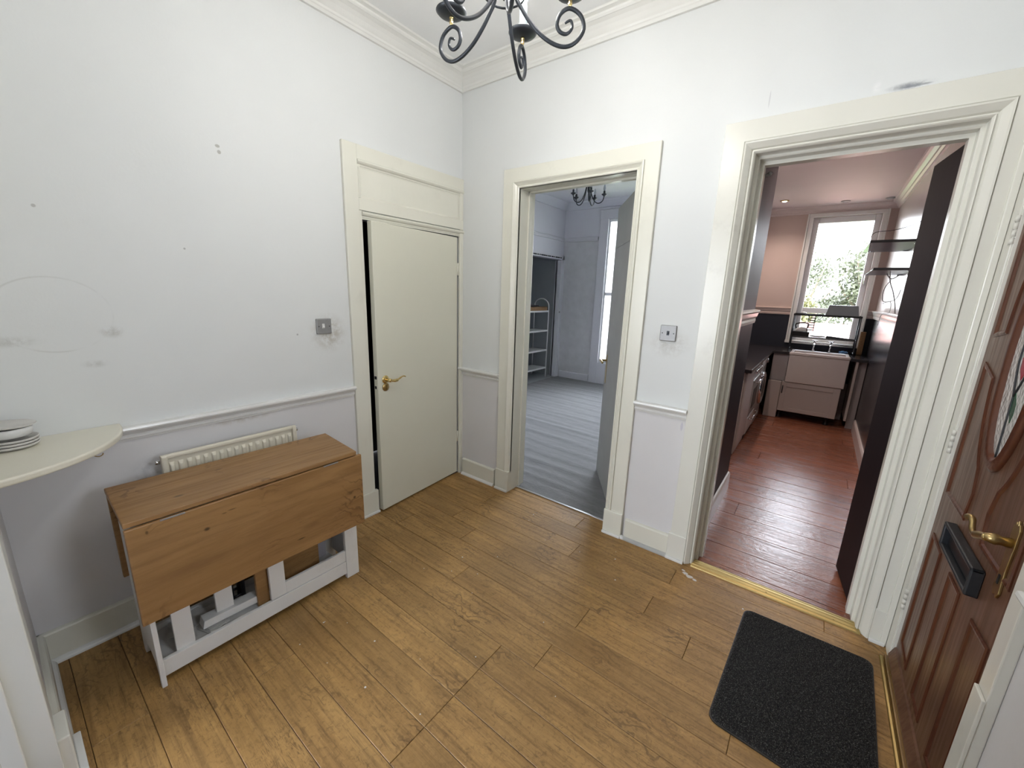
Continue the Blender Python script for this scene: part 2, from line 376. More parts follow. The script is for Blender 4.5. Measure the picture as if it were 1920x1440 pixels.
# carpet of the far room
CARPET, n, b = newmat('grey_carpet'); v = coords(n, (1, 3.0, 1)); v0 = coords(n)
f = noise(n, v, 9, 7, .7, .8); g = noise(n, v0, 260, 3, .7)
c = mixc(n, mapr(n, f, .3, .7), (.115, .115, .118), (.170, .170, .178)); c = mixc(n, mapr(n, g, .35, .65, 0, .45), c, (.15, .15, .155)); L(n, c, b.inputs['Base Color']); b.inputs['Roughness'].default_value = .9
b.inputs['Sheen Weight'].default_value = .3
bump(n, mathn(n, 'ADD', g, mathn(n, 'MULTIPLY', f, 2.)), b, .6, .006)

# ------------------------------------------------------------------ floors
HC = 2.813; CEILZ = 2.91
def plank_mesh(x0, x1, y0, y1, z0=-.012, z1=0., g=.0007, ch=.0016):
    x0 += g; x1 -= g; y0 += g; y1 -= g
    lo = [(x0,y0,z0),(x1,y0,z0),(x1,y1,z0),(x0,y1,z0)]; mi = [(x0,y0,z1-ch),(x1,y0,z1-ch),(x1,y1,z1-ch),(x0,y1,z1-ch)]
    to = [(x0+ch,y0+ch,z1),(x1-ch,y0+ch,z1),(x1-ch,y1-ch,z1),(x0+ch,y1-ch,z1)]
    fs = [(3,2,1,0), (8,9,10,11)]
    for a in (0, 4):
        for i in range(4): j = (i+1) % 4; fs.append((a+i, a+j, a+4+j, a+4+i))
    return lo+mi+to, fs
fl = struct('floor', MB().box(-.05, 2.85, -2.5, .095, -.05, -.0125), HOLE)
PL = 1.315; y0 = -2.411; joints = {0: 2.465, -1: 1.80, -2: 1.27, -3: .45, -4: .667, -5: 1.55, -6: .887, -7: .20, -8: 1.345, -9: 1.345, -10: 1.345, -11: 1.345, -12: .70, -13: .25, -14: 1.0, -15: .55, -16: .9}
for k, jx in joints.items():
    ya = -.107 + .144*k; yb = ya + .144
    ya = max(ya, -2.34); 
    if yb - ya < .02: continue
    x = jx - 3*PL
    while x < 2.71:
        a, bb = max(x, -.01), min(x+PL, 2.69)
        if bb-a > .01: q = MB(); q.add(*plank_mesh(a, bb, ya, yb)); q.build('plank', OAK, fl)
        x += PL
q = MB(); q.add(*plank_mesh(.50, 1.33, .037, .092)); q.build('plank', OAK, fl)
tag(MB().box(.51, 1.32, .083, .102, 0.0, .006).build('carpet_bar', ALU, None, .002), 'thin bare metal carpet edging bar on the floor of the middle doorway', 'threshold bar')
# paint drips by the kitchen door and small flecks
q = MB()
for (cx, cy, r) in ((1.845, -.105, .016), (1.868, -.118, .020), (1.90, -.130, .012), (1.83, -.085, .010)):
    pts = [(cx+r*(.7+.5*R_.random())*math.cos(a*.785), cy+.7*r*(.7+.5*R_.random())*math.sin(a*.785)) for a in range(8)]
    q.prism(pts, .0002, .0008, lambda a, b, d: (a, b, d))
for i in range(34):
    cx, cy = R_.uniform(.5, 2.4), R_.uniform(-1.9, -.15); r = R_.choice([.0022, .003, .0045])
    q.prism([(cx+r*math.cos(a), cy+r*math.sin(a)) for a in (0, 1.1, 2.3, 3.6, 4.9)], .0002, .0008, lambda a, b, d: (a, b, d))
tag(q.build('paint_flecks', SCUFF), 'small white paint drips and flecks scattered on the brown planks', 'paint flecks', None, 'stuff')

kf = struct('floor', MB().box(1.30, 2.90, .03, 4.80, -.05, -.0125), HOLE, label='dark reddish glossy plank floor of the kitchen')
ys = [.03, .108, .325, .55, .775, .993] + [.993+.2185*i for i in range(1, 17)]
for i in range(len(ys)-1):
    off = [1.60, 2.70, 1.5, 2.62, 1.95, 1.55][i % 6]; xs = sorted({1.37, 2.75, off})
    for a, bb in zip(xs[:-1], xs[1:]): q = MB(); q.add(*plank_mesh(a, bb, ys[i], ys[i+1], -.012, 0, .0008, .0025)); q.build('plank', REDFLOOR, kf)
# brass bars
q = MB(); prof = [(-.022, 0), (-.020, .006), (-.008, .009), (-.006, .0065), (-.002, .0065), (0, .0095), (.012, .0105), (.016, .008), (.020, .008), (.024, .0105), (.036, .0095), (.038, .0065), (.042, .0065), (.044, .009), (.058, .005), (.060, 0)]
q.prism(prof, 1.852, 2.598, lambda a, b, d: (d, a, b)); st = thing('threshold_strip', (2.2, 0, 0), 'wide ribbed brass threshold strip across the kitchen doorway', 'threshold strip')
q.build('strip', GOLDSTRIP, st)
for x in (1.95, 2.22, 2.5): MB().lathe([(.004, 0), (.0035, .001), (0, .0012)], (x, .004, .0098), n=10).build('screw', BRASS, st)
q = MB(); q.prism([(2.656, 0), (2.659, .005), (2.665, .007), (2.671, .005), (2.674, 0)], -.90, -.112, lambda a, b, d: (a, d, b))
tag(q.build('threshold_strip', GOLDSTRIP), 'narrow brass strip along the foot of the panelled front door', 'threshold strip')
struct('trim_1', MB().box(2.674, 2.715, -.95, -.10, -.012, .012), SILLWOOD, .003)

# carpet of the far room, rumpled
NX, NY = 60, 150; vs = []; fs = []
for j in range(NY+1):
    y = .098 + (4.03-.098)*j/NY
    for i in range(NX+1):
        x = -1.5 + 2.83*i/NX
        h = 0
        for (yc, sl, a, wd, x0, x1) in ((.62, -.03, .010, .030, -.5, 1.0), (.36, -.05, .007, .025, .2, 1.1), (1.55, -.02, .012, .045, -1.3, .6), (1.25, .02, .006, .04, -1, .6), (2.0, -.05, .007, .05, -1.2, .5), (.50, -.04, .006, .03, .3, .9)):
            e = (y-(yc+sl*x))/wd; h += a*math.exp(-e*e)*max(0, min(1, (x-x0)*4))*max(0, min(1, (x1-x)*4))
        h += .002*math.sin(y*31+2*math.sin(x*2.3))*max(0, min(1, (y-.3)*3)) + .0015*math.sin(y*57+x*3)
        if y > 3.9: h *= .2
        vs.append((x, y, .006+max(h, -.002)))
        if i < NX and j < NY: a = j*(NX+1)+i; fs.append((a, a+1, a+NX+2, a+NX+1))
q = MB(); q.add(vs, fs, True)
tag(q.build('carpet', CARPET), 'rumpled worn grey carpet laid in the room beyond the middle doorway', 'carpet')
struct('floor', MB().box(-2.2, 1.36, .096, 4.3, -.05, 0.003), GREYP)

# ------------------------------------------------------------------ walls
def wall_x(q, y0, y1, spans, z1, holes):
    """wall running along x between spans; holes: (xa, xb, za, zb)"""
    xs = sorted({spans[0], spans[1], *[h[0] for h in holes], *[h[1] for h in holes]})
    for a, b in zip(xs[:-1], xs[1:]):
        hs = [h for h in holes if h[0] <= a and h[1] >= b]
        if not hs: q.box(a, b, y0, y1, 0, z1)
        else:
            h = hs[0]
            if h[2] > 0: q.box(a, b, y0, y1, 0, h[2])
            if h[3] < z1: q.box(a, b, y0, y1, h[3], z1)
q = MB(); wall_x(q, 0, .18, (-.15, 2.69), 2.95, [(.51, 1.322, 0, 2.165), (1.836, 2.612, 0, 2.18)]); struct('wall_back', q, WALL_B)
q = MB(); 
def wall_y(q, x0, x1, spans, z1, holes):
    ys = sorted({spans[0], spans[1], *[h[0] for h in holes], *[h[1] for h in holes]})
    for a, b in zip(ys[:-1], ys[1:]):
        hs = [h for h in holes if h[0] <= a and h[1] >= b]
        if not hs: q.box(x0, x1, a, b, 0, z1)
        else:
            h = hs[0]
            if h[2] > 0: q.box(x0, x1, a, b, 0, h[2])
            if h[3] < z1: q.box(x0, x1, a, b, h[3], z1)
wall_y(q, -.14, 0, (-2.33, 0), 2.95, [(-.845, -.022, 0, 1.89)]); struct('wall_left', q, WALL_L)
q = MB(); wall_y(q, 2.69, 2.84, (-2.47, .18), 2.95, [(-1.75, -1.30, 1.25, 1.85), (-.93, -.104, 0, 2.12)]); struct('wall_right', q, WALL_R)
q = MB()
for (ya, yb, za, zb) in ((-1.75, -1.73, 1.25, 1.85), (-1.32, -1.30, 1.25, 1.85), (-1.73, -1.32, 1.25, 1.27), (-1.73, -1.32, 1.83, 1.85)): q.box(2.72, 2.78, ya, yb, za, zb)
added_win = struct('added_window_5', q, WOODWORK); MB().box(2.748, 2.752, -1.74, -1.31, 1.26, 1.84).build('pane', GLASS, added_win)  # unseen window added in the right wall to brighten the hall
q = MB(); wall_x(q, -2.47, -2.33, (-.14, 2.69), 2.95, [(.64, 1.62, 0, 2.1)]); struct('wall_front', q, WALL_R)
struct('ceiling', MB().box(-.14, 2.84, -2.47, .18, CEILZ, CEILZ+.1), CEIL)
# cupboard behind door_1: dark
q = MB(); q.box(-.95, -.90, -1.0, .0, 0, 2.3); q.box(-.95, -.14, -1.05, -1.0, 0, 2.3); q.box(-.95, -.14, 0, .05, 0, 2.3); q.box(-.95, -.14, -1.05, .05, 2.3, 2.35); q.box(-.95, -.02, -1.05, .05, -.06, -.0135)
struct('wall_cupboard', q, GREYST)
# unseen room added behind the near doorway; its window brings daylight into the hall
q = MB(); wall_x(q, -4.7, -4.6, (-1.3, 2.7), 2.8, [(-1.05, .90, .55, 2.20)]); q.box(-1.4, -1.3, -4.7, -2.47, 0, 2.8); q.box(-1.4, -.14, -2.47, -2.40, 0, 2.8); q.box(2.7, 2.8, -4.7, -2.47, 0, 2.8); q.box(-1.4, 2.8, -4.7, -2.40, 2.8, 2.9); q.box(-1.4, 2.8, -4.7, -2.47, -.05, -.002)
struct('wall_added_near_room', q, LRWALL)
q = MB()
for (xa, xb, za, zb) in ((-1.05, -.98, .55, 2.20), (.83, .90, .55, 2.20), (-.98, .83, .55, .62), (-.98, .83, 2.13, 2.20), (-.10, -.04, .62, 2.13)): q.box(xa, xb, -4.68, -4.62, za, zb)
wn3 = struct('added_window_3', q, UPVC); MB().box(-1.0, .85, -4.652, -4.646, .60, 2.15).build('pane', GLASS, wn3)  # added window out of view, a daylight source for the hall

# cornice
cp = [(0, HC), (.014, HC), (.020, HC+.012), (.024, HC+.016), (.026, HC+.026), (.034, HC+.034), (.046, HC+.048), (.062, HC+.062), (.080, HC+.070), (.086, HC+.071), (.094, HC+.078), (.096, HC+.086), (.102, HC+.088), (.118, HC+.090), (.121, HC+.094), (.124, CEILZ), (0, CEILZ)]
q = MB(); X0, X1, Y0, Y1 = 0, 2.69, -2.33, 0
for i in range(len(cp)-2):
    (a, za), (b_, zb) = cp[i], cp[i+1]
    ra = [(X0+a, Y0+a, za), (X1-a, Y0+a, za), (X1-a, Y1-a, za), (X0+a, Y1-a, za)]; rb = [(X0+b_, Y0+b_, zb), (X1-b_, Y0+b_, zb), (X1-b_, Y1-b_, zb), (X0+b_, Y1-b_, zb)]
    q.add(ra+rb, [(k, (k+1) % 4, 4+(k+1) % 4, 4+k) for k in range(4)])
struct('trim_2', q, CORNICE, label='moulded plaster cornice')
# ceiling border bead further in
q = MB()
for (d, hw, hh) in ((.200, .009, .010), (.185, .004, .005)):
    for (xa, xb, ya, yb) in ((X0+d-hw, X1-d+hw, Y1-d-hw, Y1-d+hw), (X0+d-hw, X1-d+hw, Y0+d-hw, Y0+d+hw), (X0+d-hw, X0+d+hw, Y0+d, Y1-d), (X1-d-hw, X1-d+hw, Y0+d, Y1-d)):
        q.box(xa, xb, ya, yb, CEILZ-hh, CEILZ+.001)

# ------------------------------------------------------------------ trim helpers
def strip(name, prof, a0, a1, mp, mat, bevel=0, parent=None):
    """prof: (h, z) protrusion/height; mp(a,h,z)"""
    q = MB(); q.prism([(h, z) for h, z in prof], a0, a1, lambda h, z, a: mp(a, h, z)); return struct(name, q, mat, bevel, parent)
B = lambda a, h, z: (a, -h, z)          # back wall (faces -y)
Lw = lambda a, h, z: (h, a, z)          # left wall (faces +x)
Rw = lambda a, h, z: (2.69-h, a, z)     # right wall
D = .902
dado = [(0, D-.062), (.006, D-.062), (.008, D-.055), (.012, D-.052), (.013, D-.046), (.009, D-.042), (.010, D-.036), (.018, D-.030), (.026, D-.022), (.034, D-.018), (.038, D-.010), (.036, D-.002), (.030, D), (0, D)]
base = [(0, 0), (.020, 0), (.020, .128), (.016, .134), (.008, .136), (0, .136)]
quad = [(.018, 0), (.036, 0), (.035, .008), (.031, .014), (.025, .018), (.018, .020)]
strip('trim_3', dado, -2.33, -.938, Lw, WHITEGLOSS)
strip('trim_4', dado, 0, .403, B, WHITEGLOSS); strip('trim_5', dado, 1.428, 1.722, B, WHITEGLOSS); strip('trim_6', dado, -2.33, -.985, Rw, WHITEGLOSS)
for nm, a0, a1, mp in (('baseboard_left', -2.33, -.938, Lw), ('baseboard_back', .036, .378, B), ('baseboard_back', 1.448, 1.712, B), ('baseboard_right', -2.33, -.988, Rw)):
    o = strip(nm, base, a0, a1, mp, WOODWORK); strip('quarter_round', quad, a0, a1, mp, WHITEGLOSS, 0, o)
Fw = lambda a, h, z: (a, -2.33+h, z)
for nm, a0, a1 in (('baseboard_front', 0, .50), ('baseboard_front', 1.76, 2.69)):
    o = strip(nm, base, a0, a1, Fw, WOODWORK); strip('quarter_round', [(h-.002, z) for h, z in quad], a0, min(a1, .50) if a0 == 0 else a1, Fw, WHITEGLOSS, 0, o)
# little corner board between cupboard frame and back wall dado (vertical fillet)
struct('trim_7', MB().box(0, .022, -.024, 0, .136, D-.06), WOODWORK, .002)

def frame(name, prof, a0, a1, top, mp, mat, zb=0., cl=None, parent=None):
    """door architrave swept with mitres; prof (d outward from opening edge, h)"""
    q = MB(); n = len(prof)
    vs = []
    for d, h in prof:
        a1d = a1+d if cl is None else min(a1+d, cl)
        for (a, z) in ((a0-d, zb), (a0-d, top+d), (a1d, top+d), (a1d, zb)): vs.append(mp(a, h, z))
    fs = []
    for i in range(n-1):
        for k in range(3): fs.append((i*4+k, i*4+k+1, (i+1)*4+k+1, (i+1)*4+k))
    q.add(vs, fs); return struct(name, q, mat, 0, parent)
# middle doorway (far room): architrave, jamb lining
archB = [(0, -.01), (0, .010), (.004, .013), (.007, .013), (.009, .009), (.012, .009), (.016, .013), (.022, .018), (.030, .026), (.036, .029), (.040, .028), (.042, .018), (.044, .020), (.119, .020), (.121, .018), (.121, 0)]
o = frame('trim_8', archB, .5243, 1.3079, 2.1516, B, WOODWORK, .16)
for xa, xb in ((.401, .5243), (1.3079, 1.430)):
    MB().box(xa, xb, -.030, 0, .0, .163).build('plinth', WOODWORK, o, .003)
    MB().box(xa, xb+.0, -.044, -.030, .0, .016).build('quarter_round', WHITEGLOSS, o, .003)
q = MB(); q.box(.509, .5243, -.004, .18, 0, 2.166); q.box(1.3079, 1.323, -.004, .18, 0, 2.166); q.box(.509, 1.323, -.004, .18, 2.1516, 2.166)
struct('trim_9', q, WOODWORK, .002)
q = MB(); q.box(.5243, .536, .10, .128, 0, 2.1516); q.box(1.296, 1.3079, .10, .128, 0, 2.1516); q.box(.5243, 1.3079, .10, .128, 2.14, 2.1516); struct('trim_10', q, WOODWORK, .002)
q = MB(); q.box(.5243, .527, .145, .178, .60, .62); q.box(.5243, .5275, .14, .178, .55, .66)
# kitchen doorway: heavy worn mouldings
archC = [(-.030, -.16), (-.030, -.110), (-.014, -.110), (-.014, -.062), (-.010, -.058), (-.002, -.058), (0, -.050), (0, -.012), (.004, -.004), (.008, .000), (.010, -.006), (.014, -.006), (.018, .004), (.022, .008), (.030, .016), (.038, .024), (.044, .025), (.047, .016), (.049, .020), (.133, .020), (.135, .018), (.135, 0)]
o = frame('trim_11', archC, 1.857, 2.580, 2.150, B, WORN, .0, 2.672)
def plinth(x0, x1, p, z1=.163, yf=-.028): 
    MB().box(x0, x1, yf, 0, 0, z1).build('plinth', WORN, p, .003); MB().box(x0, x1-.0, yf-.014, yf, 0, .016).build('quarter_round', WHITEGLOSS, p, .003)
plinth(1.712, 1.812, o); plinth(2.625, 2.680, o, .164)
struct('trim_12', MB().box(2.664, 2.684, -.034, 0, .0, 2.285), WORN, .003)
# skirting return between the two doorways
strip('trim_13', quad, 1.40, 1.81, B, WHITEGLOSS)

# cupboard frame on the left wall
archA = [(0, -.03), (0, .012), (.003, .014), (.005, .012), (.010, .012), (.013, .020), (.018, .020), (.018, .019), (.107, .020), (.107, 0)]
q = MB()
q.box(0, .020, -.937, -.850, 0, 2.266); q.box(0, .020, -.850, 0, 2.190, 2.266); q.box(0, .018, -.850, -.0, 1.925, 1.992); q.box(0, .018, -.033, 0, 0, 1.925); q.box(0, .018, -.033, 0, 1.992, 2.19); q.box(-.14, .012, -.850, -.828, 0, 2.19)
o = struct('trim_14', q, WOODWORK, .0025)
MB().box(0, .004, -.83, -.033, 1.99, 2.155).build('transom_panel', WOODWORK, o)
mo = [(0, 2.150), (.004, 2.150), (.006, 2.157), (.009, 2.160), (.010, 2.166), (.020, 2.172), (.026, 2.180), (.026, 2.188), (.018, 2.192), (0, 2.192)]
q = MB(); q.prism(mo, -.850, 0, lambda h, z, a: (h, a, z)); q.build('moulding', WOODWORK, o)
q = MB(); q.prism([(h, z-.272) for h, z in mo], -.832, 0, lambda h, z, a: (h, a, z)); q.build('moulding', WOODWORK, o)
q = MB(); q.prism([(0, 1.990), (.018, 1.990), (.004, 2.004), (0, 2.004)], -.832, -.033, lambda h, z, a: (h, a, z)); q.build('moulding', WOODWORK, o)
for ya, yb in ((-.85, -.828), (-.036, -.018)):
    q = MB(); q.prism([(.018, ya), (.023, ya+.004), (.018, yb-.004), (.008, yb)] if ya < -.5 else [(.018, yb), (.023, yb-.004), (.018, ya+.004), (.008, ya)], 1.99, 2.15, lambda h, a, z: (h, a, z)); q.build('moulding', WOODWORK, o)
MB().box(0, .028, -.940, -.812, 0, .163).build('plinth', WOODWORK, o, .003)
MB().box(.028, .040, -.940, -.812, 0, .016).build('quarter_round', WHITEGLOSS, o, .003)
# cupboard door: slab, ajar
a_ = math.radians(4.3); hinge = (-.006, -.038, 0)
q = MB(); q.box(-.045, -.006, -.800, -.038, .010, 1.872); q.rot(a_, hinge); d1 = struct('door_1', q, DOORCREAM, .004, label='plain cream flush cupboard door standing slightly ajar')
def onleaf(q): return q.rot(a_, hinge)
q = MB(); q.lathe([(.026, 0), (.027, .002), (.024, .005), (.014, .008)], (-.006, -.742, .918), (1, 0, 0), 24); onleaf(q).build('rose', BRASSB, d1)
hd = MB().lathe([(.011, .006), (.010, .035), (.013, .040), (.012, .052), (.006, .056)], (-.006, -.742, .918), (1, 0, 0), 16)
hd.tube(smooth_path([(.040, -.742, .918), (.043, -.715, .913), (.044, -.690, .912), (.042, -.665, .920), (.041, -.645, .928), (.043, -.628, .930), (.046, -.618, .925)], 5), [.0085]*6+[.010]*6+[.006]*7+[.0045]*6+[.004]*6, 10)
onleaf(hd).build('lever_handle', BRASSB, d1)
q = MB(); q.lathe([(.026, 0), (.027, .002), (.024, .006), (.010, .009)], (-.006, -.742, .868), (1, 0, 0), 24); q.box(.0, .012, -.746, -.738, .855, .880); onleaf(q).build('thumb_turn', BRASS, d1)
q = MB(); q.box(-.036, -.016, -.8015, -.7995, .925, .945); q.box(-.036, -.020, -.8015, -.7995, .862, .880); onleaf(q).build('latch', HOLE, d1)
q = MB(); q.tube([(-.004, -.036, 1.60), (-.004, -.036, 1.69)], .006, 8); q.tube([(-.004, -.036, .28), (-.004, -.036, .37)], .006, 8); q.build('hinge', WOODWORK, d1)

# ------------------------------------------------------------------ near doorway at the left edge
archN = [(0, 0), (0, .010), (.010, .012), (.02, .006), (.030, .006), (.12, .004), (.12, 0)]
q = MB(); q.box(.50, .64, -2.33, -2.3255, .17, 2.1); q.box(.50, 1.76, -2.33, -2.3255, 2.1, 2.22); q.box(1.62, 1.76, -2.33, -2.3255, 0, 2.1); o = struct('trim_15', q, WORN, .0015)
q = MB(); q.box(.625, .642, -2.47, -2.326, 0, 2.1); q.box(1.605, 1.62, -2.47, -2.33, 0, 2.085); q.box(.642, 1.62, -2.47, -2.33, 2.085, 2.1); struct('trim_16', q, WORN, .002)
MB().box(.642, .660, -2.47, -2.385, 0, 2.085).build('door_stop', WORN, o, .003)
MB().box(.50, .625, -2.33, -2.300, 0, .155).build('plinth', WORN, o, .004)
MB().box(.47, .64, -2.300, -2.281, 0, .020).build('quarter_round', WHITEGLOSS, o, .003)

# ------------------------------------------------------------------ front door in the right wall
XD = 2.70
struct('trim_17', MB().box(2.685, 2.84, -.1058, -.0, 0, 2.16).box(2.685, 2.84, -.93, -.1058, 2.10, 2.16), WORN, .002)
struct('trim_34', MB().box(2.690, 2.706, -.112, -.1055, 0, 2.10), WORN, .001)
q = MB(); q.box(2.668, 2.69, -.985, -.925, 0, 2.13); q.box(2.668, 2.69, -.985, -.034, 2.13, 2.30); q.box(2.69, 2.80, -.950, -.895, 0, 2.13); o = struct('trim_18', q, WORN, .003)
MB().box(2.660, 2.668, -.988, -.928, 0, .605).build('plinth_board', WORN, o, .002)
door = MB(); door.box(XD, XD+.045, -.895, -.106, .010, 2.10)
d4 = struct('door_4', door, MAHOG, .002, label='mahogany panelled front door with an oval leaded light')
def dmould(pts, name='moulding', w=.026, h=.006, closed=True, mat=MAHOG_D, inner=True):
    """moulding following a polygon on the door face; pts (y, z)"""
    q = MB(); n = len(pts); P = [Vector((p[0], p[1])) for p in pts]
    cx = sum((p for p in P), Vector((0, 0)))/n
    def off(i, d):
        a, b_, c = P[i-1], P[i], P[(i+1) % n]
        e1 = (b_-a).normalized(); e2 = (c-b_).normalized(); n1 = Vector((-e1.y, e1.x)); n2 = Vector((-e2.y, e2.x)); m_ = (n1+n2)
        if m_.length < 1e-6: m_ = n1
        m_.normalize(); k = 1/max(.35, m_.dot(n1)); return b_+m_*d*k*sgn
    area = sum(P[i-1].x*P[i].y-P[i].x*P[i-1].y for i in range(n)); sgn = 1 if area > 0 else -1
    prof = [(0, -.001), (0, h*.6), (w*.25, h), (w*.5, h*.75), (w*.7, -.0005), (w*1.0, -.0005)]
    vs = []; fs = []
    for d, hh in prof:
        for i in range(n): p = off(i, d); vs.append((XD-hh, p.x, p.y))
    for k in range(len(prof)-1):
        for i in range(n): j = (i+1) % n; fs.append((k*n+i, k*n+j, (k+1)*n+j, (k+1)*n+i))
    q.add(vs, fs); return q.build(name, mat, d4)
YC = -.490; OC = 1.39
def ell(ry, rz, a0, a1, n, c=(YC, OC)): return [(c[0]+ry*math.cos(a0+(a1-a0)*i/n), c[1]+rz*math.sin(a0+(a1-a0)*i/n)) for i in range(n+1)]
for s in (1, -1):
    M_ = lambda p: [(YC+s*(y-YC), z) for y, z in p]
    dmould(M_([(-.155, .135), (-.300, .115), (-.300, .632), (-.155, .644)]))          # lower outer panels
    # middle panels, cut by the oval
    arc = [p for p in ell(.215, .44, 0, -math.pi/2, 24) if p[1] > .985 and p[1] < 1.30]
    dmould(M_([(-.160, 1.315)] + arc + [(-.418, .915), (-.400, .812), (-.160, .812)][0:3]))
    arc = [p for p in ell(.215, .44, math.pi/2, 0, 24) if p[1] > 1.415 and p[1] < 1.80]
    dmould(M_([(-.160, 1.90), (-.330, 1.90)] + arc + [(-.160, 1.40)]))
dmould([(-.425, .120), (-.555, .120), (-.555, .632), (-.425, .632)])
# oval frame and light
q = MB(); N = 56; ring = [(.148, .37, 0), (.150, .372, .007), (.140, .36, .012), (.130, .35, .010), (.122, .342, .014), (.112, .332, .010), (.104, .322, -.006), (.100, .318, -.010)]
vs = []; fs = []
for ry, rz, h in ring:
    for i in range(N): a = 2*math.pi*i/N; vs.append((XD-h, YC+ry*math.cos(a), OC+rz*math.sin(a)))
for k in range(len(ring)-1):
    for i in range(N): j = (i+1) % N; fs.append((k*N+i, k*N+j, (k+1)*N+j, (k+1)*N+i))
q.add(vs, fs, True); ov = q.build('oval_frame', MAHOG_D, d4)
q = MB(); q.prism([(YC+.106*math.cos(2*math.pi*i/N), OC+.326*math.sin(2*math.pi*i/N)) for i in range(N)], XD-.0015, XD+.002, lambda a, b, d: (d, a, b)); q.build('glass', LEADGLASS, ov)
q = MB()
q.tube(smooth_path([(XD-.003, YC-.002, OC-.325), (XD-.003, YC+.004, OC-.22), (XD-.003, YC+.010, OC-.14)], 5), .0028, 6)
q.tube(smooth_path([(XD-.003, YC+.010, OC-.14), (XD-.003, YC+.045, OC-.04), (XD-.003, YC+.035, OC+.08), (XD-.003, YC, OC+.20), (XD-.003, YC, OC+.32)], 5), .0028, 6)
q.tube(smooth_path([(XD-.003, YC+.010, OC-.14), (XD-.003, YC-.040, OC-.04), (XD-.003, YC-.035, OC+.08), (XD-.003, YC, OC+.20)], 5), .0028, 6)
q.build('lead_came', LEAD, ov)
def leafq(c, a, l, wd): return [(c[0]+math.cos(a)*l*t+math.sin(a)*wd*s_, c[1]+math.sin(a)*l*t-math.cos(a)*wd*s_) for t, s_ in ((-1, 0), (-.4, .8), (.2, 1), (1, 0), (.2, -1), (-.4, -.8))]
q = MB(); q.prism(leafq((YC-.008, OC-.17), 1.35, .045, .016), XD-.003, XD-.0015, lambda a, b, d: (d, a, b)); q.build('leaded_leaf', LEADGREEN, ov)
q = MB(); q.prism(leafq((YC, OC-.04), 1.57, .05, .028), XD-.003, XD-.0015, lambda a, b, d: (d, a, b)); q.build('leaded_petal', LEADRED, ov)
# letterbox flap, hood
q = MB(); q.box(XD-.006, XD, -.672, -.352, .690, .775); lb = q.build('letter_box', BLACKP, d4, .004)
q = MB()
for (ya, yb, za, zb) in ((-.672, -.352, .690, .700), (-.672, -.352, .765, .778), (-.672, -.660, .690, .778), (-.364, -.352, .690, .778)): q.box(XD-.030, XD, ya, yb, za, zb)
q.build('surround', IRON, lb, .005)
MB().box(XD-.012, XD-.006, -.655, -.370, .703, .762).build('flap', BLACKP, lb, .003)
# lever handle on a long back plate
q = MB(); pl = [(-.765+a, .875+b_) for a, b_ in ((-.021, -.095), (-.010, -.112), (0, -.104), (.010, -.112), (.021, -.095), (.016, -.03), (.021, .04), (.020, .085), (.010, .100), (.004, .094), (0, .108), (-.004, .094), (-.010, .100), (-.020, .085), (-.021, .04), (-.016, -.03))]
q.prism(pl, XD-.006, XD, lambda a, b, d: (d, a, b)); hp = q.build('handle_plate', BRASS, d4, .0015)
q = MB(); q.lathe([(.013, 0), (.012, .02), (.015, .03), (.010, .05)], (XD-.004, -.765, .918), (-1, 0, 0), 16)
q.tube(smooth_path([(XD-.048, -.768, .918), (XD-.050, -.740, .908), (XD-.052, -.705, .893), (XD-.052, -.680, .893), (XD-.050, -.655, .910), (XD-.050, -.640, .915), (XD-.052, -.622, .908)], 5), [.010]*5+[.011]*5+[.007]*6+[.007]*5+[.008]*5+[.0095]*5, 10)
q.build('lever_handle', BRASS, hp)
q = MB(); q.box(XD-.008, XD-.005, -.769, -.761, .800, .826); q.build('keyhole', HOLE, hp)
for z in (.30, 1.0, 1.755):
    q = MB()
    for k in range(4): q.tube([(2.686, -.106, z-.045+.024*k), (2.686, -.106, z-.045+.024*k+.020)], .0075, 8)
    q.box(2.683, 2.686, -.104, -.078, z-.045, z+.050); q.build('hinge', WORN, d4)
# weather board at the foot of the front door
q = MB(); q.prism([(XD, .02), (XD-.018, .02), (XD-.020, .035), (XD-.006, .075), (XD, .08)], -.88, -.12, lambda a, b, d: (a, d, b)); q.build('weather_board', MAHOG, d4)

# ------------------------------------------------------------------ kitchen folding door (dark)
q = MB()
hx, hy = 2.562, .155; ex, ey = 2.516, .515
def leaf(q, x0, y0, x1, y1, t, z0, z1, side=1):
    d = Vector((x1-x0, y1-y0)).normalized(); nn = Vector((d.y, -d.x))*side*t
    q.prism([(x0, y0), (x1, y1), (x1+nn.x, y1+nn.y), (x0+nn.x, y0+nn.y)], z0, z1, lambda a, b, c: (a, b, c)); return q
d3 = struct('door_3', leaf(MB(), hx, hy, ex, ey, .034, .012, 2.125), DARKDOOR, .002, label='near-black folding kitchen door folded back')
leaf(MB(), hx+.045, hy+.02, ex+.045, ey+.01, .030, .012, 2.125).build('second_leaf', DARKDOOR, d3, .002)
q = MB()
for z in (.3, 1.06, 1.85): q.tube([(ex+.032, ey+.006, z-.04), (ex+.032, ey+.006, z+.04)], .006, 8)
q.build('hinge', STEEL, d3)

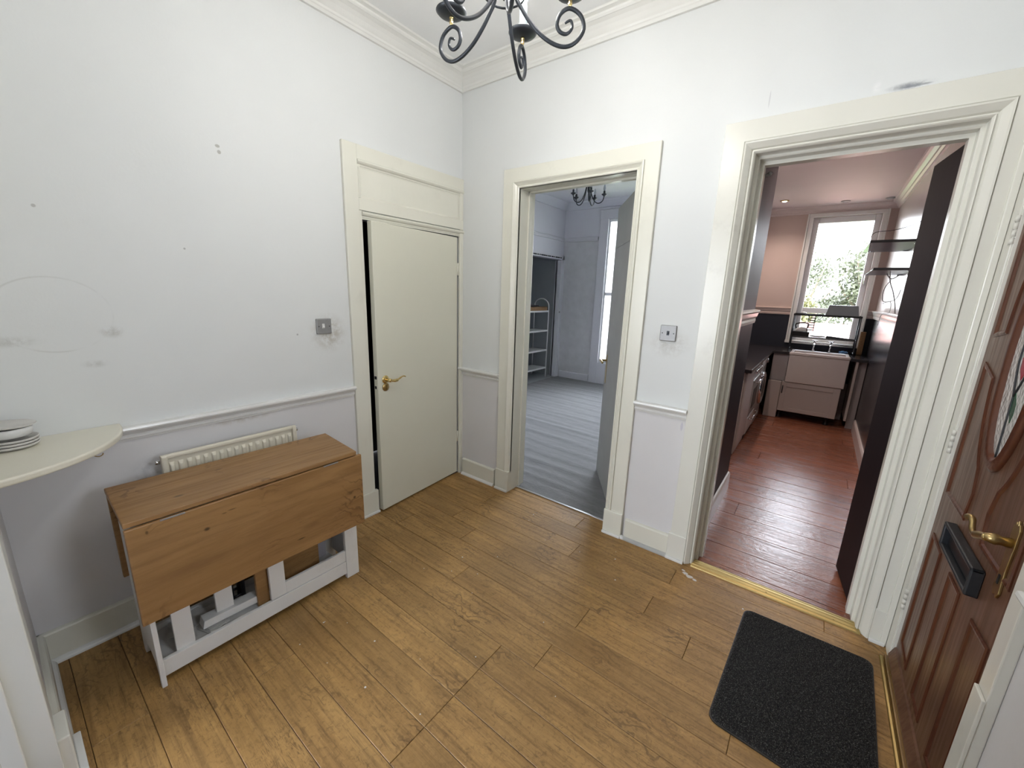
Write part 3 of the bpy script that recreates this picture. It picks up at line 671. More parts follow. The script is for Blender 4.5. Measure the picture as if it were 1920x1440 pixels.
# ------------------------------------------------------------------ far room
q = MB(); wall_y(q, -1.62, -1.5, (.18, 4.03), 2.95, [(3.0, 3.97, 0, 2.05)]); struct('wall_left', q, LRWALL)
q = MB(); wall_x(q, 4.03, 4.36, (-1.62, 1.36), 2.95, [(-.70, .90, .36, 2.66)]); struct('wall_back', q, LRPAPER)
struct('wall_right', MB().box(1.33, 1.375, .18, 4.5, 0, 2.95), LRWALL)
struct('wall_front', MB().box(-1.62, -.15, .0, .18, 0, 2.95), LRWALL)
struct('ceiling', MB().box(-1.62, 1.375, .18, 4.36, 2.95, 3.0), LRCEIL)
q = MB(); q.box(-2.22, -2.17, 2.9, 4.1, 0, 2.2); q.box(-2.17, -1.62, 2.9, 2.95, 0, 2.2); q.box(-2.17, -1.62, 4.02, 4.07, 0, 2.2); q.box(-2.22, -1.62, 2.9, 4.1, 2.2, 2.25); q.box(-2.22, -1.5, 2.9, 4.1, -.04, .004); struct('wall_alcove', q, GREYBOARD)
# upper part of far walls above the picture rail, white
struct('wall_frieze', MB().box(-1.5, -.84, 4.024, 4.03, 2.40, 2.95).box(-.84, 1.33, 4.024, 4.03, 2.80, 2.95), LRWALL)
strip('trim_19', [(0, 2.355), (.012, 2.358), (.014, 2.372), (.022, 2.385), (.026, 2.398), (.010, 2.405), (0, 2.405)], .18, 4.03, lambda a, h, z: (-1.5+h, a, z), LRWHITE)
strip('trim_20', [(0, 2.345), (.012, 2.348), (.014, 2.362), (.022, 2.375), (.026, 2.398), (.010, 2.405), (0, 2.405)], -1.5, -.86, lambda a, h, z: (a, 4.024-h, z), LRWHITE)
strip('trim_21', [(0, 2.84), (.02, 2.845), (.05, 2.88), (.09, 2.925), (.10, 2.95), (0, 2.95)], -1.5, 1.33, lambda a, h, z: (a, 4.024-h, z), LRCEIL)
strip('trim_22', [(0, 2.84), (.02, 2.845), (.05, 2.88), (.09, 2.925), (.10, 2.95), (0, 2.95)], .18, 4.03, lambda a, h, z: (-1.5+h, a, z), LRCEIL)
strip('baseboard_back', [(0, 0), (.02, 0), (.02, .11), (.008, .12), (0, .12)], -1.44, -.86, lambda a, h, z: (a, 4.03-h, z), LRWHITE)
strip('baseboard_left', [(0, 0), (.02, 0), (.02, .13), (.008, .14), (0, .14)], .18, 2.93, lambda a, h, z: (-1.5+h, a, z), LRWHITE)
# alcove frame
q = MB(); q.box(-1.5, -1.475, 2.93, 3.0, 0, 2.12); q.box(-1.5, -1.475, 3.97, 4.03, 0, 2.10); q.box(-1.5, -1.475, 2.93, 4.03, 2.05, 2.12); q.box(-1.62, -1.49, 2.985, 3.0, 0, 2.05); q.box(-1.60, -1.49, 3.97, 3.985, 0, 2.05); q.box(-1.54, -1.47, 3.91, 3.955, 0.01, 2.04)
o = struct('trim_23', q, LRWHITE, .002)
y = 3.03
while y < 3.92:
    l = R_.choice([.03, .06, .05, .09, .14, .04]); MB().box(-1.473, -1.470, y, min(y+l, 3.95), 2.068, 2.088).build('track_slot', HOLE, o); y += l+R_.choice([.015, .02, .01])
MB().lathe([(.005, 0), (.012, .012), (.012, .02), (.004, .026)], (-1.472, 3.93, 1.17), (1, 0, 0), 12).build('knob', STEEL, o)
# far window: casing, reveal, frame, glass
q = MB(); q.box(-.84, -.695, 3.995, 4.03, 0, 2.66); q.box(.92, 1.12, 3.995, 4.03, 0, 2.66); q.box(-.84, 1.12, 3.995, 4.03, 2.66, 2.80); q.box(-.695, .92, 4.0, 4.03, 0, .36); q.box(-.86, 1.14, 3.98, 4.03, 2.80, 2.83); struct('trim_24', q, LRWHITE, .003)
q = MB()
for (xa, xb, za, zb) in ((-.70, -.675, .361, 2.659), (.86, .90, .361, 2.659), (-.675, .86, .36, .41), (-.675, .86, 2.62, 2.66), (-.675, .86, 1.48, 1.53)): q.box(xa, xb, 4.035, 4.075, za, zb)
wn = struct('window_2', q, UPVC, .003)
MB().box(-.68, .88, 4.052, 4.058, .38, 2.64).build('pane', GLASS, wn)
# room door, hinged on the right jamb, standing open
hx, hy, ex, ey = 1.300, .133, .868, .792
d2 = struct('door_2', leaf(MB(), hx, hy, ex, ey, .038, .012, 2.135, 1), GREYDOOR, .002, label='grey rubbed-down door opened into the far room')
dv = Vector((ex-hx, ey-hy, 0)).normalized(); nv = Vector((dv.y, -dv.x, 0))
# visible face is the one towards the doorway (-normal side)
def onface(t, z, h): p = Vector((hx, hy, 0)) + dv*t - nv*h; return (p.x, p.y, z)
q = MB(); q.prism([(.70, .80), (.74, .80), (.74, 1.03), (.70, 1.03)], 0, .003, lambda a, b, c: onface(a, b, c)); pl = q.build('handle_plate', BRASS, d2)
q = MB(); q.tube(smooth_path([onface(.72, .985, .003), onface(.72, .985, .045), onface(.715, .985, .052), onface(.66, .985, .052), onface(.62, .98, .05)], 4), .009, 8); q.build('lever_handle', BRASS, pl)
q = MB(); q.prism([(.70, .80), (.74, .80), (.74, 1.03), (.70, 1.03)], -.038, -.041, lambda a, b, c: onface(a, b, c)); q.tube([onface(.72, .985, -.04), onface(.72, .985, -.09), onface(.80, .985, -.09)], .009, 8); q.build('far_handle', BRASS, d2)
q = MB(); q.prism([(.02, 1.84), (.75, 1.84), (.75, 1.865), (.02, 1.865)], 0, .004, lambda a, b, c: onface(a, b, c)); q.build('rail_mould', GREYDOOR, d2)

# white shelf unit in the alcove
t = thing('shelf_unit', (-1.72, 3.5, 0), 'white metal shelf unit with arched ends standing in the far alcove', 'shelf unit')
xs0, xs1, ys0, ys1 = -1.90, -1.60, 3.12, 3.80
for yy in (ys0, ys1):
    q = MB(); arc = [(-1.75+.15*math.cos(math.pi*i/12), yy, 1.26+.13*math.sin(math.pi*i/12)) for i in range(13)]
    q.tube([(xs1, yy, .006), (xs1, yy, 1.24)]+arc+[(xs0, yy, 1.24), (xs0, yy, .006)], .010, 8); q.build('end_frame', WHITEP, t)
for z in (.18, .50, .845, 1.18):
    q = MB(); q.box(xs0, xs1, ys0, ys1, z-.008, z+.008); q.box(xs1-.004, xs1+.004, ys0, ys1, z-.016, z+.012); q.build('shelf', WHITEP, t, .002)
t = thing('tray', (-1.74, 3.5, 1.19), 'brown woven tray on top of the white shelf unit', 'tray')
q = MB(); q.box(-1.88, -1.61, 3.16, 3.77, 1.190, 1.198)
for (xa, xb, ya, yb) in ((-1.88, -1.865, 3.16, 3.77), (-1.625, -1.61, 3.16, 3.77), (-1.88, -1.61, 3.16, 3.175), (-1.88, -1.61, 3.755, 3.77)): q.box(xa, xb, ya, yb, 1.19, 1.255)
q.build('basket', BASKETM, t, .004)
q = MB(); q.tube(smooth_path([(-1.70, 3.2, 1.30), (-1.66, 3.35, 1.275), (-1.68, 3.5, 1.262), (-1.7, 3.6, 1.262)], 5), .022, 8); tag(q.build('folded_strap', GREYST), 'dark folded strap lying across the brown tray', 'strap')

# ------------------------------------------------------------------ kitchen shell
KY = 4.5; KX = 2.735
def mark2(name, lo, hi, zc, r1=.25):
    m, n, b = newmat(name); v = coords(n); sx = n.nodes.new('ShaderNodeSeparateXYZ'); L(n, v, sx.inputs[0]); f = noise(n, v, 6, 4)
    c = mixc(n, mathn(n, 'GREATER_THAN', sx.outputs['Z'], zc), mixc(n, f, tuple(x*.8 for x in lo), lo), mixc(n, f, tuple(x*.95 for x in hi), hi)); L(n, c, b.inputs['Base Color']); b.inputs['Roughness'].default_value = r1; b.inputs['Specular IOR Level'].default_value = .12 if 'left' in name else .5
    bump(n, mathn(n, 'ADD', noise(n, coords(n, (1, 3, .2)), 30, 4), noise(n, v, 6, 3)), b, .4, .004); return m
KR = mark2('kitchen_right_paint', (.030, .028, .036), (.64, .56, .54), 1.33, .20)
KB = mark2('kitchen_window_wall_paint', (.018, .020, .032), (.60, .48, .435), 1.33, .45)
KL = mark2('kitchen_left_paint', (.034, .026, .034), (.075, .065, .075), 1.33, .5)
q = MB(); wall_x(q, KY, KY+.26, (1.375, KX+.1), 2.80, [(1.93, 2.60, .97, 2.56)]); struct('wall_back', q, KB)
struct('wall_right', MB().box(KX, KX+.1, .18, KY, 0, 2.80), KR)
struct('wall_partition', MB().box(1.375, 1.82, .18, 1.20, 0, 2.80), KL)
struct('ceiling', MB().box(1.375, KX+.1, .18, KY+.26, 2.68, 2.80), PINKCEIL)
kc = [(0, 2.60), (.012, 2.602), (.016, 2.615), (.030, 2.625), (.034, 2.64), (.055, 2.66), (.075, 2.665), (.080, 2.68), (0, 2.68)]
strip('trim_26', kc, 1.375, KX, lambda a, h, z: (a, KY-h, z), PINKW); strip('trim_27', kc, .18, KY, lambda a, h, z: (KX-h, a, z), PINKW)
kd = [(0, 1.31), (.010, 1.312), (.014, 1.33), (.012, 1.345), (.020, 1.36), (.026, 1.385), (.034, 1.395), (.034, 1.405), (0, 1.41)]
strip('trim_28', kd, 1.375, 1.865, lambda a, h, z: (a, KY-h, z), SALMON); strip('trim_29', kd, .18, KY, lambda a, h, z: (KX-h, a, z), WHITEGLOSS)
strip('trim_30', [(h, z+.02) for h, z in kd], .18, 1.20, lambda a, h, z: (1.82+h, a, z), WHITEGLOSS)
strip('trim_33', kd, 2.66, KX, lambda a, h, z: (a, KY-h, z), PINKW)
kb = [(0, 0), (.018, 0), (.018, .125), (.010, .14), (0, .145)]
strip('baseboard_right', kb, .60, 3.86, lambda a, h, z: (KX-h, a, z), PINKW); strip('baseboard_left', kb, .19, 1.20, lambda a, h, z: (1.82+h, a, z), WHITEGLOSS)
# window casing and sill
q = MB(); q.box(1.882, 1.93, KY-.03, KY, .972, 2.555); q.box(2.60, 2.643, KY-.03, KY, .972, 2.555); q.box(1.882, 2.643, KY-.03, KY, 2.555, 2.598)
for a, b_ in ((1.865, 1.882), (2.643, 2.66)): q.box(a, b_, KY-.045, KY, .972, 2.598)
struct('trim_31', q, WHITEGLOSS, .003)
struct('trim_32', MB().box(1.86, 2.67, KY-.06, KY+.1, .935, .972), WHITEGLOSS, .004)
q = MB(); yw = KY+.06
for (xa, xb, za, zb) in ((1.93, 1.99, .973, 2.56), (2.54, 2.60, .973, 2.56), (1.99, 2.54, .973, 1.03), (1.99, 2.54, 2.49, 2.56), (1.99, 2.54, 1.345, 1.415)): q.box(xa, xb, yw, yw+.06, za, zb)
w1 = struct('window_1', q, UPVC, .005)
MB().box(1.975, 2.555, yw+.03, yw+.036, 1.40, 2.50).build('pane', GLASS, w1); MB().box(1.975, 2.555, yw+.03, yw+.036, 1.02, 1.36).build('pane', GLASS, w1)
q = MB(); q.box(2.555, 2.575, yw-.012, yw, 1.72, 1.86); q.tube([(2.565, yw-.01, 1.84), (2.565, yw-.04, 1.84), (2.565, yw-.045, 1.73)], .008, 8); q.build('window_handle', CHROME, w1)

# downlights
DL = [(1.63, 3.90, 1), (2.22, 4.24, 0), (2.62, 4.25, 0), (1.63, 2.20, 1), (2.25, 1.25, 1)]  # last two are unseen, added to brighten the kitchen
for i, (x, y, on) in enumerate(DL):
    t = thing('downlight', (x, y, 2.68), ['lit round ceiling downlight giving off amber light in the kitchen', 'unlit kitchen downlight above the sink window', 'unlit kitchen downlight close to the shelf wall corner', 'added unseen lit kitchen downlight above the near worktop', 'added unseen lit kitchen downlight just inside the kitchen doorway'][i], 'downlight')
    q = MB(); q.lathe([(.030, 0), (.047, -.001), (.045, -.008), (.032, -.012), (.030, -.004)], (x, y, 2.68), (0, 0, 1), 24, True, False); q.build('bezel', BRASS if on else STEEL, t)
    MB().lathe([(.030, -.002), (.026, -.010), (.012, -.016), (0, -.017)], (x, y, 2.68), (0, 0, 1), 18).build('lamp', SPOTON if on else DEADLAMP, t)
for x, y, on in DL:
    if not on: continue
    l = bpy.data.lights.new('downlight_beam', 'SPOT'); l.energy = DOWNLIGHT_W*4; l.color = (1, .82, .70); l.spot_size = 2.4; l.spot_blend = .9; l.shadow_soft_size = .03
    o = bpy.data.objects.new('downlight_beam', l); o.location = (x, y, 2.655); COL.objects.link(o)
# door catch at the head of the kitchen doorway
q = MB(); q.tube([(1.865, .21, 2.10), (1.90, .21, 2.10)], .008, 8); q.tube([(1.897, .21, 2.10), (1.905, .21, 2.112)], .011, 8); tag(q.build('door_catch', STEEL), 'small dark metal catch at the top corner of the kitchen doorway', 'door catch')

# ------------------------------------------------------------------ kitchen fittings
t = thing('worktop', (1.7, 4.0, .83), 'black glossy worktop running along the kitchen side and window', 'worktop')
q = MB(); q.box(1.378, 1.79, 1.95, 4.49, .835, .868); q.build('side_run', WORKTOP, t, .004)
q = MB(); q.box(1.792, 1.965, 3.87, 4.49, .835, .868); q.box(1.965, 2.57, 4.27, 4.49, .835, .868); q.build('sink_run', WORKTOP, t, .003)
MB().box(2.572, KX-.002, 3.88, 4.49, .825, .858).build('end_piece', WORKTOP, t, .003)
MB().box(1.97, 2.62, 4.46, 4.495, .869, .934).build('upstand', NAVY, t, .002)
# sink
t = thing('sink', (2.27, 4.05, .49), 'large white rectangular fireclay kitchen sink under the window', 'sink')
q = MB(); x0, x1, ya, yb, z0, z1, tk = 1.972, 2.562, 3.845, 4.265, .490, .868, .035
q.box(x0, x1, ya, ya+tk, z0, z1); q.box(x0, x1, yb-tk, yb, z0, z1); q.box(x0, x0+tk, ya+tk, yb-tk, z0, z1); q.box(x1-tk, x1, ya+tk, yb-tk, z0, z1); q.box(x0+tk, x1-tk, ya+tk, yb-tk, z0, z0+.12)
q.build('basin', CERAMIC, t, .008, 3)
MB().box(x0-.004, x1+.004, ya-.010, ya+.012, .838, .874).build('rolled_rim', CERAMIC, t, .009, 3)
t = thing('base_cabinet', (2.24, 4.1, .0), 'pale cabinet with a framed door under the white sink', 'cabinet')
MB().box(1.945, 2.535, 3.88, 4.35, .105, .487).build('carcass', CABINET, t, .002)
q = MB(); q.box(1.945, 2.540, 3.865, 3.879, .108, .486); dd = q.build('door', CABINET, t, .002)
q = MB()
for (xa, xb, za, zb) in ((1.945, 2.000, .108, .486), (2.475, 2.540, .108, .486), (2.0, 2.475, .425, .486), (2.0, 2.475, .108, .155)): q.box(xa, xb, 3.857, 3.866, za, zb)
q.build('door_frame', CABINET, dd, .002)
q = MB(); q.tube([(1.962, 3.845, .34), (1.962, 3.845, .44)], .006, 8); q.tube([(1.962, 3.858, .345), (1.962, 3.845, .345)], .005, 6); q.tube([(1.962, 3.858, .435), (1.962, 3.845, .435)], .005, 6); q.build('handle', IRON, dd)
for x in (1.965, 2.465): MB().lathe([(.030, 0), (.030, .01), (.018, .02), (.018, .09), (.034, .095), (.034, .105)], (x, 3.95, 0), (0, 0, 1), 14).build('leg', BLACKP, t)
tag(MB().box(1.80, 1.966, 3.90, 3.925, .49, .832).build('end_panel', GREYP, None, .002), 'grey upper boxing panel between washing machine and sink', 'panel')
tag(MB().box(1.795, 1.942, 3.862, 3.89, .0, .49).build('end_panel', CABINET, None, .01), 'pale lower boxing board beside the sink cabinet', 'panel')
tag(MB().box(2.625, 2.650, 3.89, 4.40, .10, .822).build('end_panel', CABINET, None, .002), 'narrow pale upright panel on the wall side of the sink', 'panel')
tag(MB().box(1.97, 2.62, 4.36, 4.38, 0, .48).build('back_board', GREYP, None), 'grey board behind the legs of the sink cabinet', 'board')
tag(MB().box(2.656, 2.73, 3.95, 3.97, 0, .82).build('corner_board', GREYP, None, .002), 'grey boxed-in corner board beside the shelf wall', 'board')
# washing machine
t = thing('washing_machine', (1.5, 3.49, 0), 'white front-loading washing machine with a round chrome door', 'washing machine')
MB().box(1.39, 1.752, 3.20, 3.785, .018, .825).build('body', APPL, t, .012, 3)
WX = 1.752
q = MB(); q.lathe([(.205, 0), (.207, .012), (.195, .028), (.172, .034), (.165, .022), (.160, .015)], (WX, 3.49, .44), (1, 0, 0), 36, True, False); dr = q.build('door', CHROME, t)
MB().lathe([(.166, .012), (.150, .020), (.10, .036), (0, .044)], (WX, 3.49, .44), (1, 0, 0), 32).build('door_glass', BLACKP, dr)
MB().box(WX, WX+.008, 3.215, 3.77, .72, .81).build('control_panel', WHITEP, t, .003)
MB().lathe([(.028, 0), (.026, .02), (.010, .023)], (WX+.008, 3.60, .765), (1, 0, 0), 20).build('dial', CHROME, t)
for yy in (3.25, 3.73): MB().lathe([(.018, 0), (.018, .02)], (1.72, yy, 0), (0, 0, 1), 10).build('foot', BLACKP, t)
# cooker with bar handle
t = thing('cooker', (1.5, 2.88, 0), 'silver cooker with chrome bar handles beside the washing machine', 'cooker')
MB().box(1.39, 1.745, 2.58, 3.185, .05, .828).build('body', APPL, t, .005)
MB().box(1.745, 1.757, 2.60, 3.17, .26, .66).build('oven_door', APPL, t, .004)
MB().box(1.757, 1.760, 2.72, 3.05, .33, .55).build('oven_glass', BLACKP, t, .002)
MB().box(1.745, 1.755, 2.60, 3.17, .06, .24).build('drawer', WHITEP, t, .004)
for z in (.635, .225):
    q = MB(); q.tube([(1.79, 2.64, z), (1.79, 3.13, z)], .009, 8); q.tube([(1.755, 2.66, z), (1.79, 2.66, z)], .007, 6); q.tube([(1.755, 3.11, z), (1.79, 3.11, z)], .007, 6); q.build('handle', CHROME, t)
for k in range(5): MB().lathe([(.018, 0), (.016, .022), (.006, .024)], (1.745, 2.68+.105*k, .745), (1, 0, 0), 16).build('knob', CHROME, t)
MB().box(1.39, 1.74, 2.60, 3.17, 0, .05).build('plinth', HOLE, t)
# unit before the cooker
t = thing('base_cabinet', (1.55, 2.3, 0), 'dark kitchen base unit on the near side of the cooker', 'cabinet')
MB().box(1.39, 1.74, 1.98, 2.565, .02, .83).build('carcass', CABINET, t, .003); MB().box(1.741, 1.757, 1.99, 2.555, .1, .82).build('door', CABINET, t, .003)
# taps
for i, x in enumerate((2.195, 2.365)):
    t = thing('tap', (x, 4.30, .868), ['chrome pillar tap on the worktop, farther from the shelf wall', 'chrome pillar tap on the worktop, nearer the shelf wall'][i], 'tap', 'sink taps')
    q = MB(); q.lathe([(.020, 0), (.016, .01), (.012, .02), (.012, .10), (.016, .105), (.016, .12), (.008, .125)], (x, 4.30, .868), (0, 0, 1), 16); q.build('body', CHROME, t)
    q = MB(); q.tube(smooth_path([(x, 4.30, .955), (x, 4.25, .965), (x, 4.20, .95), (x, 4.195, .935)], 4), .010, 8); q.build('spout', CHROME, t)
    q = MB(); q.tube([(x-.028, 4.30, 1.0), (x+.028, 4.30, 1.0)], .007, 8); q.tube([(x, 4.272, 1.0), (x, 4.328, 1.0)], .007, 8); q.build('cross_head', CHROME, t)
# over-sink drying rack
t = thing('dish_rack', (2.27, 4.2, .87), 'black two tier steel dish rack standing over the sink', 'dish rack')
RX0, RX1, RY0, RY1 = 1.935, 2.595, 4.12, 4.38
q = MB()
for x in (RX0, RX1):
    q = MB()
    for y in (RY0, RY1): q.tube([(x, y, .870), (x, y, 1.335)], .008, 8)
    q.tube([(x, RY0, .885), (x, RY1, .885)], .007, 6); q.build('end_frame', IRON, t)
q = MB(); q.box(RX0-.01, RX1+.01, RY0-.008, RY0+.006, 1.318, 1.342); q.box(RX0-.01, RX1+.01, RY1-.006, RY1+.008, 1.318, 1.342)
for k in range(14): yy = RY0+.01+(RY1-RY0-.02)*k/13; q.tube([(RX0, yy, 1.330), (RX1, yy, 1.330)], .003, 5)
q.build('upper_shelf', BLACKP, t)
q = MB()
for y in (RY0, RY1): q.tube([(RX0, y, 1.055 if y == RY1 else 1.045), (RX1, y, 1.045)], .006, 6)
for k in range(16): xx = RX0+(RX1-RX0)*k/15; q.tube([(xx, RY0, 1.045), (xx, RY1, 1.045)], .0025, 5)
q.build('lower_shelf', BLACKP, t)
q = MB(); q.tube([(RX0, RY0, .985), (RX1, RY0, .975)], .005, 6); q.build('rail', CHROME, t)
q = MB(); x0 = 2.12
for k in range(6): q.box(x0-.028+.002*k, x0+.028+.002*k, RY0-.012, RY0-.004, 1.14+.030*k, 1.152+.030*k)
q.box(x0-.034, x0-.026, RY0-.012, RY0-.004, 1.13, 1.32); q.box(x0+.030, x0+.040, RY0-.012, RY0-.004, 1.13, 1.32); q.build('hook_rail', BLACKP, t)
def tub(name, x0, x1, y0, y1, z0, z1, ins, mat, label, cat):
    q = MB(); q.add([(x0,y0,z0),(x1,y0,z0),(x1,y1,z0),(x0,y1,z0),(x0+ins,y0+ins,z1),(x1-ins,y0+ins,z1),(x1-ins,y1-ins,z1),(x0+ins,y1-ins,z1)], [(0,3,2,1),(4,5,6,7),(0,1,5,4),(1,2,6,5),(2,3,7,6),(3,0,4,7)])
    q.box(x0-.008, x1+.008, y0-.008, y1+.008, z0, z0+.008)
    return tag(q.build(name, mat, None, .014, 3), label, cat)
tub('washing_up_bowl', 2.245, 2.570, 4.13, 4.37, 1.335, 1.462, .022, GREYTUB, 'grey washing up bowl upside down on the dish rack', 'bowl')
tub('cutlery_basket', 1.945, 2.120, 4.14, 4.30, 1.050, 1.115, -.004, BLACKP, 'black cutlery basket on the lower tier of the rack', 'basket')
q = MB(); q.lathe([(.001, 0), (.060, .004), (.085, .020), (.088, .024), (.058, .010), (.001, .006)], (2.212, 4.24, 1.052), (0, 0, 1), 24); tag(q.build('dish', CREAMCUP), 'shallow pale dish on the lower tier of the rack', 'dish')
q = MB(); q.prism([(2.30, 1.050), (2.585, 1.050), (2.585, 1.062), (2.30, 1.085)], 4.14, 4.20, lambda a, b, d: (a, d, b)); tag(q.build('baking_tray', BLACKP, None, .003), 'dark baking tray leaning on the lower rack tier', 'tray')
t = thing('steam_iron', (2.03, 4.22, 1.115), 'white steam iron with a black handle on the rack', 'iron')
q = MB(); q.prism([(1.965, 1.118), (2.105, 1.118), (2.09, 1.165), (2.03, 1.175), (1.975, 1.150)], 4.17, 4.26, lambda a, b, d: (a, d, b)); q.build('body', WHITEP, t, .010, 3)
q = MB(); q.tube(smooth_path([(1.975, 4.215, 1.150), (1.965, 4.215, 1.205), (2.03, 4.215, 1.225), (2.095, 4.215, 1.215), (2.09, 4.215, 1.160)], 5), .009, 8); q.build('handle', BLACKP, t)
q = MB(); q.add([(1.975, 4.14, 1.342), (2.075, 4.14, 1.342), (2.08, 4.24, 1.342), (1.97, 4.24, 1.342), (2.02, 4.18, 1.385), (2.05, 4.20, 1.368), (1.99, 4.20, 1.362)], [(0,1,5,4), (1,2,5), (2,3,6,4,5), (3,0,4,6), (0,3,2,1)], True)
tag(q.build('dishcloth', WHITEP, None, 0, 2, 1), 'crumpled white cloth on the top tier of the rack', 'cloth')
q = MB()
for (cx, cy, r) in ((2.50, 4.30, .026), (2.53, 4.315, .022), (2.475, 4.31, .020), (2.515, 4.29, .018)): q.lathe([(0.001, 0), (r*.8, .003), (r, r*.5), (r*.7, r*1.05), (.001, r*1.25)], (cx, cy, .869), (.1, .1, 1), 10)
tag(q.build('sponge_cloth', BLUE), 'crumpled blue cloth on the worktop behind the sink', 'cloth')
tag(MB().box(2.635, 2.690, 4.40, 4.425, .859, 1.15).build('chopping_board', BASKETM, None, .006), 'narrow brown wooden board leaning by the window wall', 'board')
# glass shelves on the right kitchen wall
for i, (z, x0, y0, y1) in enumerate(((1.975, 2.425, 2.13, 2.95), (1.765, 2.480, 2.13, 2.95))):
    t = thing('glass_shelf', (2.6, 2.5, z), ['upper smoked glass wall shelf in the kitchen', 'lower smoked glass wall shelf with cords hanging beneath'][i], 'shelf', 'kitchen glass shelves')
    MB().box(x0, KX-.002, y0, y1, z-.005, z+.005).build('pane', SHELFGLASS, t, .001)
    MB().box(x0, KX-.002, y0-.006, y0+.002, z-.008, z+.012).build('edge_strip', BLACKP, t, .002)
    for yy in (y0+.1, y1-.1): MB().box(KX-.04, KX, yy-.012, yy+.012, z-.014, z-.005).build('bracket', CHROME, t, .002)
q = MB(); q.tube(smooth_path([(2.42, 2.14, 2.00), (2.45, 2.16, 2.05), (2.58, 2.2, 2.07), (2.70, 2.15, 2.12), (2.73, 1.9, 2.20)], 6), .0025, 6)
tag(q.build('cable', BLACKP), 'thin dark cable looping above the upper glass shelf', 'cable')
q = MB()
q.tube(smooth_path([(2.60, 2.30, 1.758), (2.61, 2.32, 1.70), (2.63, 2.40, 1.66), (2.66, 2.45, 1.60), (2.70, 2.55, 1.50), (2.72, 2.6, 1.42)], 5), .004, 6)
q.tube(smooth_path([(2.62, 2.34, 1.69), (2.60, 2.45, 1.62), (2.62, 2.55, 1.52), (2.70, 2.60, 1.54), (2.71, 2.50, 1.62)], 5), .003, 6)
q.tube(smooth_path([(2.58, 2.28, 1.74), (2.62, 2.33, 1.70), (2.66, 2.30, 1.73)], 4), .005, 6)
tag(q.build('hanging_cord', STEEL), 'tangle of grey cord hanging below the lower glass shelf', 'cord')
q = MB()
q.tube(smooth_path([(2.65, 2.9, 1.50), (2.70, 2.9, 1.52), (2.71, 2.9, 1.42), (2.66, 2.9, 1.40), (2.65, 2.9, 1.30)], 4), .0025, 6)
tag(q.build('hanging_cord', STEEL), 'grey bent wire hanging on the kitchen wall beyond the shelves', 'cord')

# ------------------------------------------------------------------ outside
struct('ground', MB().box(-30, 40, 5.5, 70, -3.3, -3.2), GRASS)
def tree(x, y, zt, r, mat, label, seed, n=5200):
    rr = random.Random(seed); t = thing('tree', (x, y, -3.2), label, 'tree', 'trees behind the house')
    q = MB(); q.tube([(x, y, -3.2), (x+.1, y, -1.5), (x-.1, y+.1, zt-r*1.1)], [.22, .17, .08], 8)
    for k in range(6):
        a = k*1.05; q.tube([(x, y, zt-r*1.5), (x+.5*r*math.cos(a), y+.5*r*math.sin(a), zt-r*.9), (x+.8*r*math.cos(a), y+.8*r*math.sin(a), zt-r*.3)], [.07, .045, .02], 5)
    q.build('trunk', BARK, t)
    q = MB(); cl = [(rr.uniform(-.62, .62)*r, rr.uniform(-.62, .62)*r, rr.uniform(-1.5, .05)*r, rr.uniform(.25, .5)*r) for _ in range(26)]
    for _ in range(n):
        c = rr.choice(cl); d = Vector((rr.gauss(0, 1), rr.gauss(0, 1), rr.gauss(0, 1))).normalized()*c[3]*rr.random()**.4
        p = Vector((x+c[0], y+c[1], zt-.3*r+c[2]))+d; u = Vector((rr.gauss(0, 1), rr.gauss(0, 1), rr.gauss(0, 1))).normalized(); v_ = u.orthogonal().normalized(); s = rr.uniform(.05, .10)
        q.add([p-u*s, p+v_*s*.5, p+u*s, p-v_*s*.5], [(0, 1, 2, 3)])
    tag(q.build('foliage', mat, t), None, None, None, 'stuff')
tree(3.6, 18.0, 3.5, 1.8, LEAF, 'green tree seen at the shelf side of the kitchen window', 3, 9000)
tree(1.0, 23.5, 3.9, 2.4, LEAF, 'tall sparse green tree seen in the middle of the kitchen window', 5, 9000)
tree(1.6, 13.6, 1.75, 1.25, LEAFY, 'low yellow-leaved tree seen at the bottom of the kitchen window', 8, 7000)
tree(4.6, 13.2, 1.6, 1.1, LEAFY, 'yellow-green bushy tree low in the kitchen window behind the bowl', 9, 6000)
t = thing('outbuilding', (2.3, 8.0, -3.2), 'low outbuilding with a reddish pitched roof below the kitchen window', 'building')
MB().box(1.2, 3.4, 7.2, 8.8, -3.2, .5).build('walls', STONE, t); q = MB(); q.prism([(7.1, .45), (8.0, 1.08), (8.9, .45)], 1.0, 3.6, lambda a, b, d: (d, a, b)); q.build('roof', ROOF, t)

# ------------------------------------------------------------------ hall: chandelier
cx, cy = 1.339, -1.195
t = thing('chandelier', (cx, cy, CEILZ), 'large black wrought iron scroll chandelier hanging in the hall', 'chandelier')
q = MB(); q.lathe([(.055, 0), (.052, -.012), (.03, -.03), (.010, -.034)], (cx, cy, CEILZ), (0, 0, 1), 24); q.build('ceiling_rose', IRON, t)
q = MB(); z = CEILZ-.03
k = 0
while z > 2.66:
    a = Vector((.008, 0, 0)) if k % 2 == 0 else Vector((0, .008, 0))
    q.tube([Vector((cx, cy, z-.015)) + a*math.cos(p*math.pi/6) + Vector((0, 0, .015))*math.sin(p*math.pi/6) for p in range(12)], .0018, 5, True); z -= .024; k += 1
q.build('chain', IRON, t)
q = MB(); q.lathe([(.004, .0), (.008, .005), (.008, .12), (.016, .14), (.020, .165), (.012, .19), (.009, .21), (.009, .30), (.014, .31), (.006, .34), (.003, .345)], (cx, cy, 2.32), (0, 0, 1), 18); q.build('stem', IRON, t)
